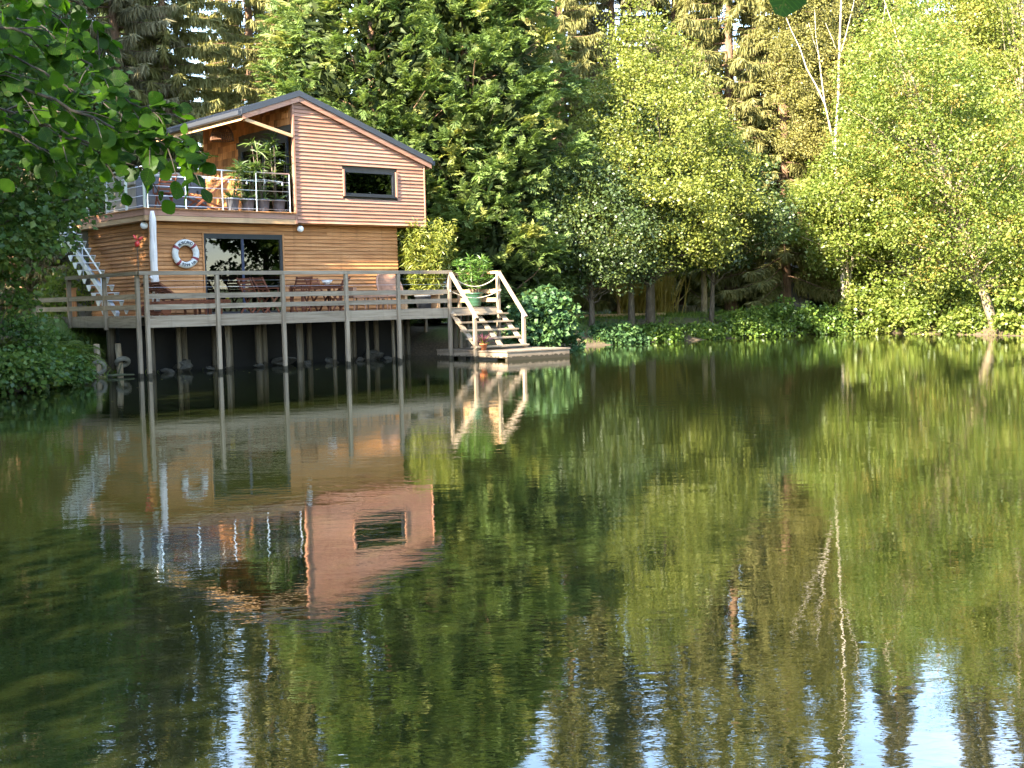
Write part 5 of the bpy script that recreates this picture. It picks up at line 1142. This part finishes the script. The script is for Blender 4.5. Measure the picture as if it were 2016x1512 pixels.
# ------------------------------------------------------------------ foreground alder branches, leaf by leaf
def alder_leaf(seed, tint):
    q = random.Random(seed); n = 7; L, W = 1., .82; vs = []; rows = []
    for i in range(n+1):
        f = i/n; w = W*.5*(math.sin(PI*min(1, f*.92+.04))**.62)*(1-.12*math.cos(f*5)); bend = -.16*f*f+.02*math.sin(f*18); cup = .10*w
        rows.append((len(vs), len(vs)+1, len(vs)+2)); vs += [(f*L, w*(1+q.uniform(-.06, .06)), bend+cup+q.uniform(-.02, .02)), (f*L, 0, bend), (f*L, -w*(1+q.uniform(-.06, .06)), bend+cup+q.uniform(-.02, .02))]
    fs = []
    for a, b in zip(rows[:-1], rows[1:]): fs += [(a[0], a[1], b[1], b[0]), (a[1], a[2], b[2], b[1])]
    return vs, fs, tint
LEAFV = [alder_leaf(i, t_) for i, t_ in enumerate((.15, .35, .5, .65, .85, 1.))]
def leaf_mesh(i):
    vs, fs, t_ = LEAFV[i]; me = bpy.data.meshes.new('alder_leaf'); me.from_pydata(vs, [], fs); me.polygons.foreach_set('use_smooth', [True]*len(fs))
    a = me.attributes.new('tint', 'FLOAT', 'POINT'); a.data.foreach_set('value', [t_]*len(vs)); me.materials.append(M['leaf_fore']); return me
LM = [leaf_mesh(i) for i in range(6)]
fore = thing('alder_branch', 'dark leafy alder branches hanging in from the upper left foreground', 'branch', at(-260, 120, 5.6))
fo = Vector(fore.location); leaves = []; mb = MB()
def fbranch(pts, r0, sub, ln):
    """pts: (px, py, depth). twigs with alternate leaves hang off it"""
    P = [Vector(at(*p))-fo for p in pts]; Q = []
    for i in range(len(P)-1):
        for j in range(4): Q.append(P[i].lerp(P[i+1], j/4)+Vector((rnd.uniform(-1, 1), rnd.uniform(-1, 1), rnd.uniform(-1, 1)))*.012)
    Q.append(P[-1]); m = len(Q); mb.tube(Q, [r0+(.0025-r0)*i/(m-1) for i in range(m)], 5, False)
    tot = sum((Q[i+1]-Q[i]).length for i in range(m-1)); main = (P[-1]-P[0]).normalized()
    def put(p, d):
        d = d.normalized(); leaves.append((p+d*.015, d, rnd.uniform(.75, 1.3)*ln))
    for i in range(2, m):
        dv = (Q[i]-Q[i-1]).normalized()
        for s_ in range(2 if i < m-1 else 3): put(Q[i], dv*.5+Vector((rnd.uniform(-1, 1), rnd.uniform(-1, 1)*.8, rnd.uniform(-1, .5))))
        for k_ in range(sub):
            if rnd.random() < .75:
                L = rnd.uniform(.12, .34)*(1-.5*i/m); d = (dv*.7+Vector((rnd.uniform(-.8, .8), rnd.uniform(-.9, .9), rnd.uniform(-1, .55)))).normalized(); e = Q[i]+d*L-Vector((0, 0, .03))
                mid = Q[i].lerp(e, .5)+Vector((0, 0, .012)); mb.tube([Q[i], mid, e], [.004, .003, .0018], 4, False); nl = rnd.randint(3, 6)
                for q in range(nl):
                    f = (q+1)/nl; pp = Q[i].lerp(e, f); put(pp, d*.45+Vector((rnd.uniform(-1, 1), rnd.uniform(-1, 1)*.8, rnd.uniform(-1, .45))))
for pts, r0, sub in (
    ([(-240, 60, 5.6), (-60, 130, 5.7), (110, 200, 5.8), (250, 262, 5.8), (335, 285, 5.7), (385, 300, 5.6)], .011, 1),
    ([(-240, -40, 5.5), (-80, 30, 5.6), (60, 70, 5.7), (180, 130, 5.8), (260, 200, 5.8), (315, 225, 5.8)], .010, 1),
    ([(-240, -120, 5.4), (-60, -70, 5.5), (80, -30, 5.6), (170, 20, 5.8), (215, 75, 5.9)], .010, 1),
    ([(-240, 140, 5.9), (-70, 180, 6.0), (60, 240, 6.0), (170, 290, 6.0), (280, 330, 5.9)], .010, 1),
    ([(-240, 220, 6.3), (-60, 230, 6.2), (40, 270, 6.2), (130, 320, 6.1)], .009, 1),
    ([(-240, 20, 6.4), (-60, 60, 6.3), (60, 130, 6.3), (150, 180, 6.3), (240, 225, 6.2)], .009, 1),
    ([(-220, -150, 6.0), (0, -60, 6.2), (90, 10, 6.2), (150, 70, 6.2)], .009, 1),
    ([(-220, 300, 6.6), (-60, 250, 6.5), (60, 200, 6.5), (160, 230, 6.4), (230, 300, 6.3)], .009, 1),
    ([(-200, 100, 6.8), (-40, 20, 6.8), (70, 40, 6.7), (140, 110, 6.6), (205, 160, 6.5)], .009, 1),
    ([(60, 240, 6.0), (180, 280, 5.9), (300, 270, 5.8), (360, 275, 5.7), (400, 318, 5.6)], .007, 0)):
    fbranch(pts, r0, sub, .072)
mb.build('twig', M['twig_dark'], fore, True)
print('foreground leaves', len(leaves))
def lmat(p, d, s):
    d = d.normalized(); up = Vector((rnd.uniform(-.5, .5), rnd.uniform(-1.2, .2), rnd.uniform(.1, 1))).normalized(); y = up.cross(d).normalized(); z_ = d.cross(y)
    return Matrix(((d.x*s, y.x*s, z_.x*s, p.x), (d.y*s, y.y*s, z_.y*s, p.y), (d.z*s, y.z*s, z_.z*s, p.z), (0, 0, 0, 1)))
def inview(p):
    w = p+fo; rel = Vector((w.x, w.y, w.z-EYE)); zf = rel.dot(Vector(FW)); x = 1008+FPX*rel.dot(Vector(CR))/zf; y = 756-FPX*rel.dot(Vector(CU))/zf; return x > -25 and y > -25
vis = [l_ for l_ in leaves if inview(l_[0])]; hid = [l_ for l_ in leaves if not inview(l_[0])]
vis.sort(key=lambda l_: -l_[2]/(l_[0]+fo).length)
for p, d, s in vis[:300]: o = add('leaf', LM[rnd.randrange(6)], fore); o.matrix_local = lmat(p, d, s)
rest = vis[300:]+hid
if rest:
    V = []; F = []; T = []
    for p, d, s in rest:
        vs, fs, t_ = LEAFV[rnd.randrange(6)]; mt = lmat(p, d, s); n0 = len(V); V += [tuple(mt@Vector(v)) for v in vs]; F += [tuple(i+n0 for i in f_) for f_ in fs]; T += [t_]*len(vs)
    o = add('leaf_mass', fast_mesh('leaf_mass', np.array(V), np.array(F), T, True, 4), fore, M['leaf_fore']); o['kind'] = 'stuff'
# single leaf dipping into the top of the picture
tp = Vector(at(1556, -48, 2.7)); t = thing('overhead_twig', 'single large leaf dipping into the top edge of the picture', 'leaf', tp)
MB().tube([(.05, .02, .10), (.01, 0, .03), (-.01, 0, .0)], [.003, .002, .0015], 5).build('twig', M['bark'], t)
o = add('leaf', LM[2], t); e = Vector(at(1542, 18, 2.65))-tp; d = e.normalized(); y = Vector((1, .25, 0)).normalized(); y = (y-d*y.dot(d)).normalized(); z_ = d.cross(y); s = e.length*1.02
o.matrix_local = Matrix(((d.x*s, y.x*s, z_.x*s, 0), (d.y*s, y.y*s, z_.y*s, 0), (d.z*s, y.z*s, z_.z*s, 0), (0, 0, 0, 1)))
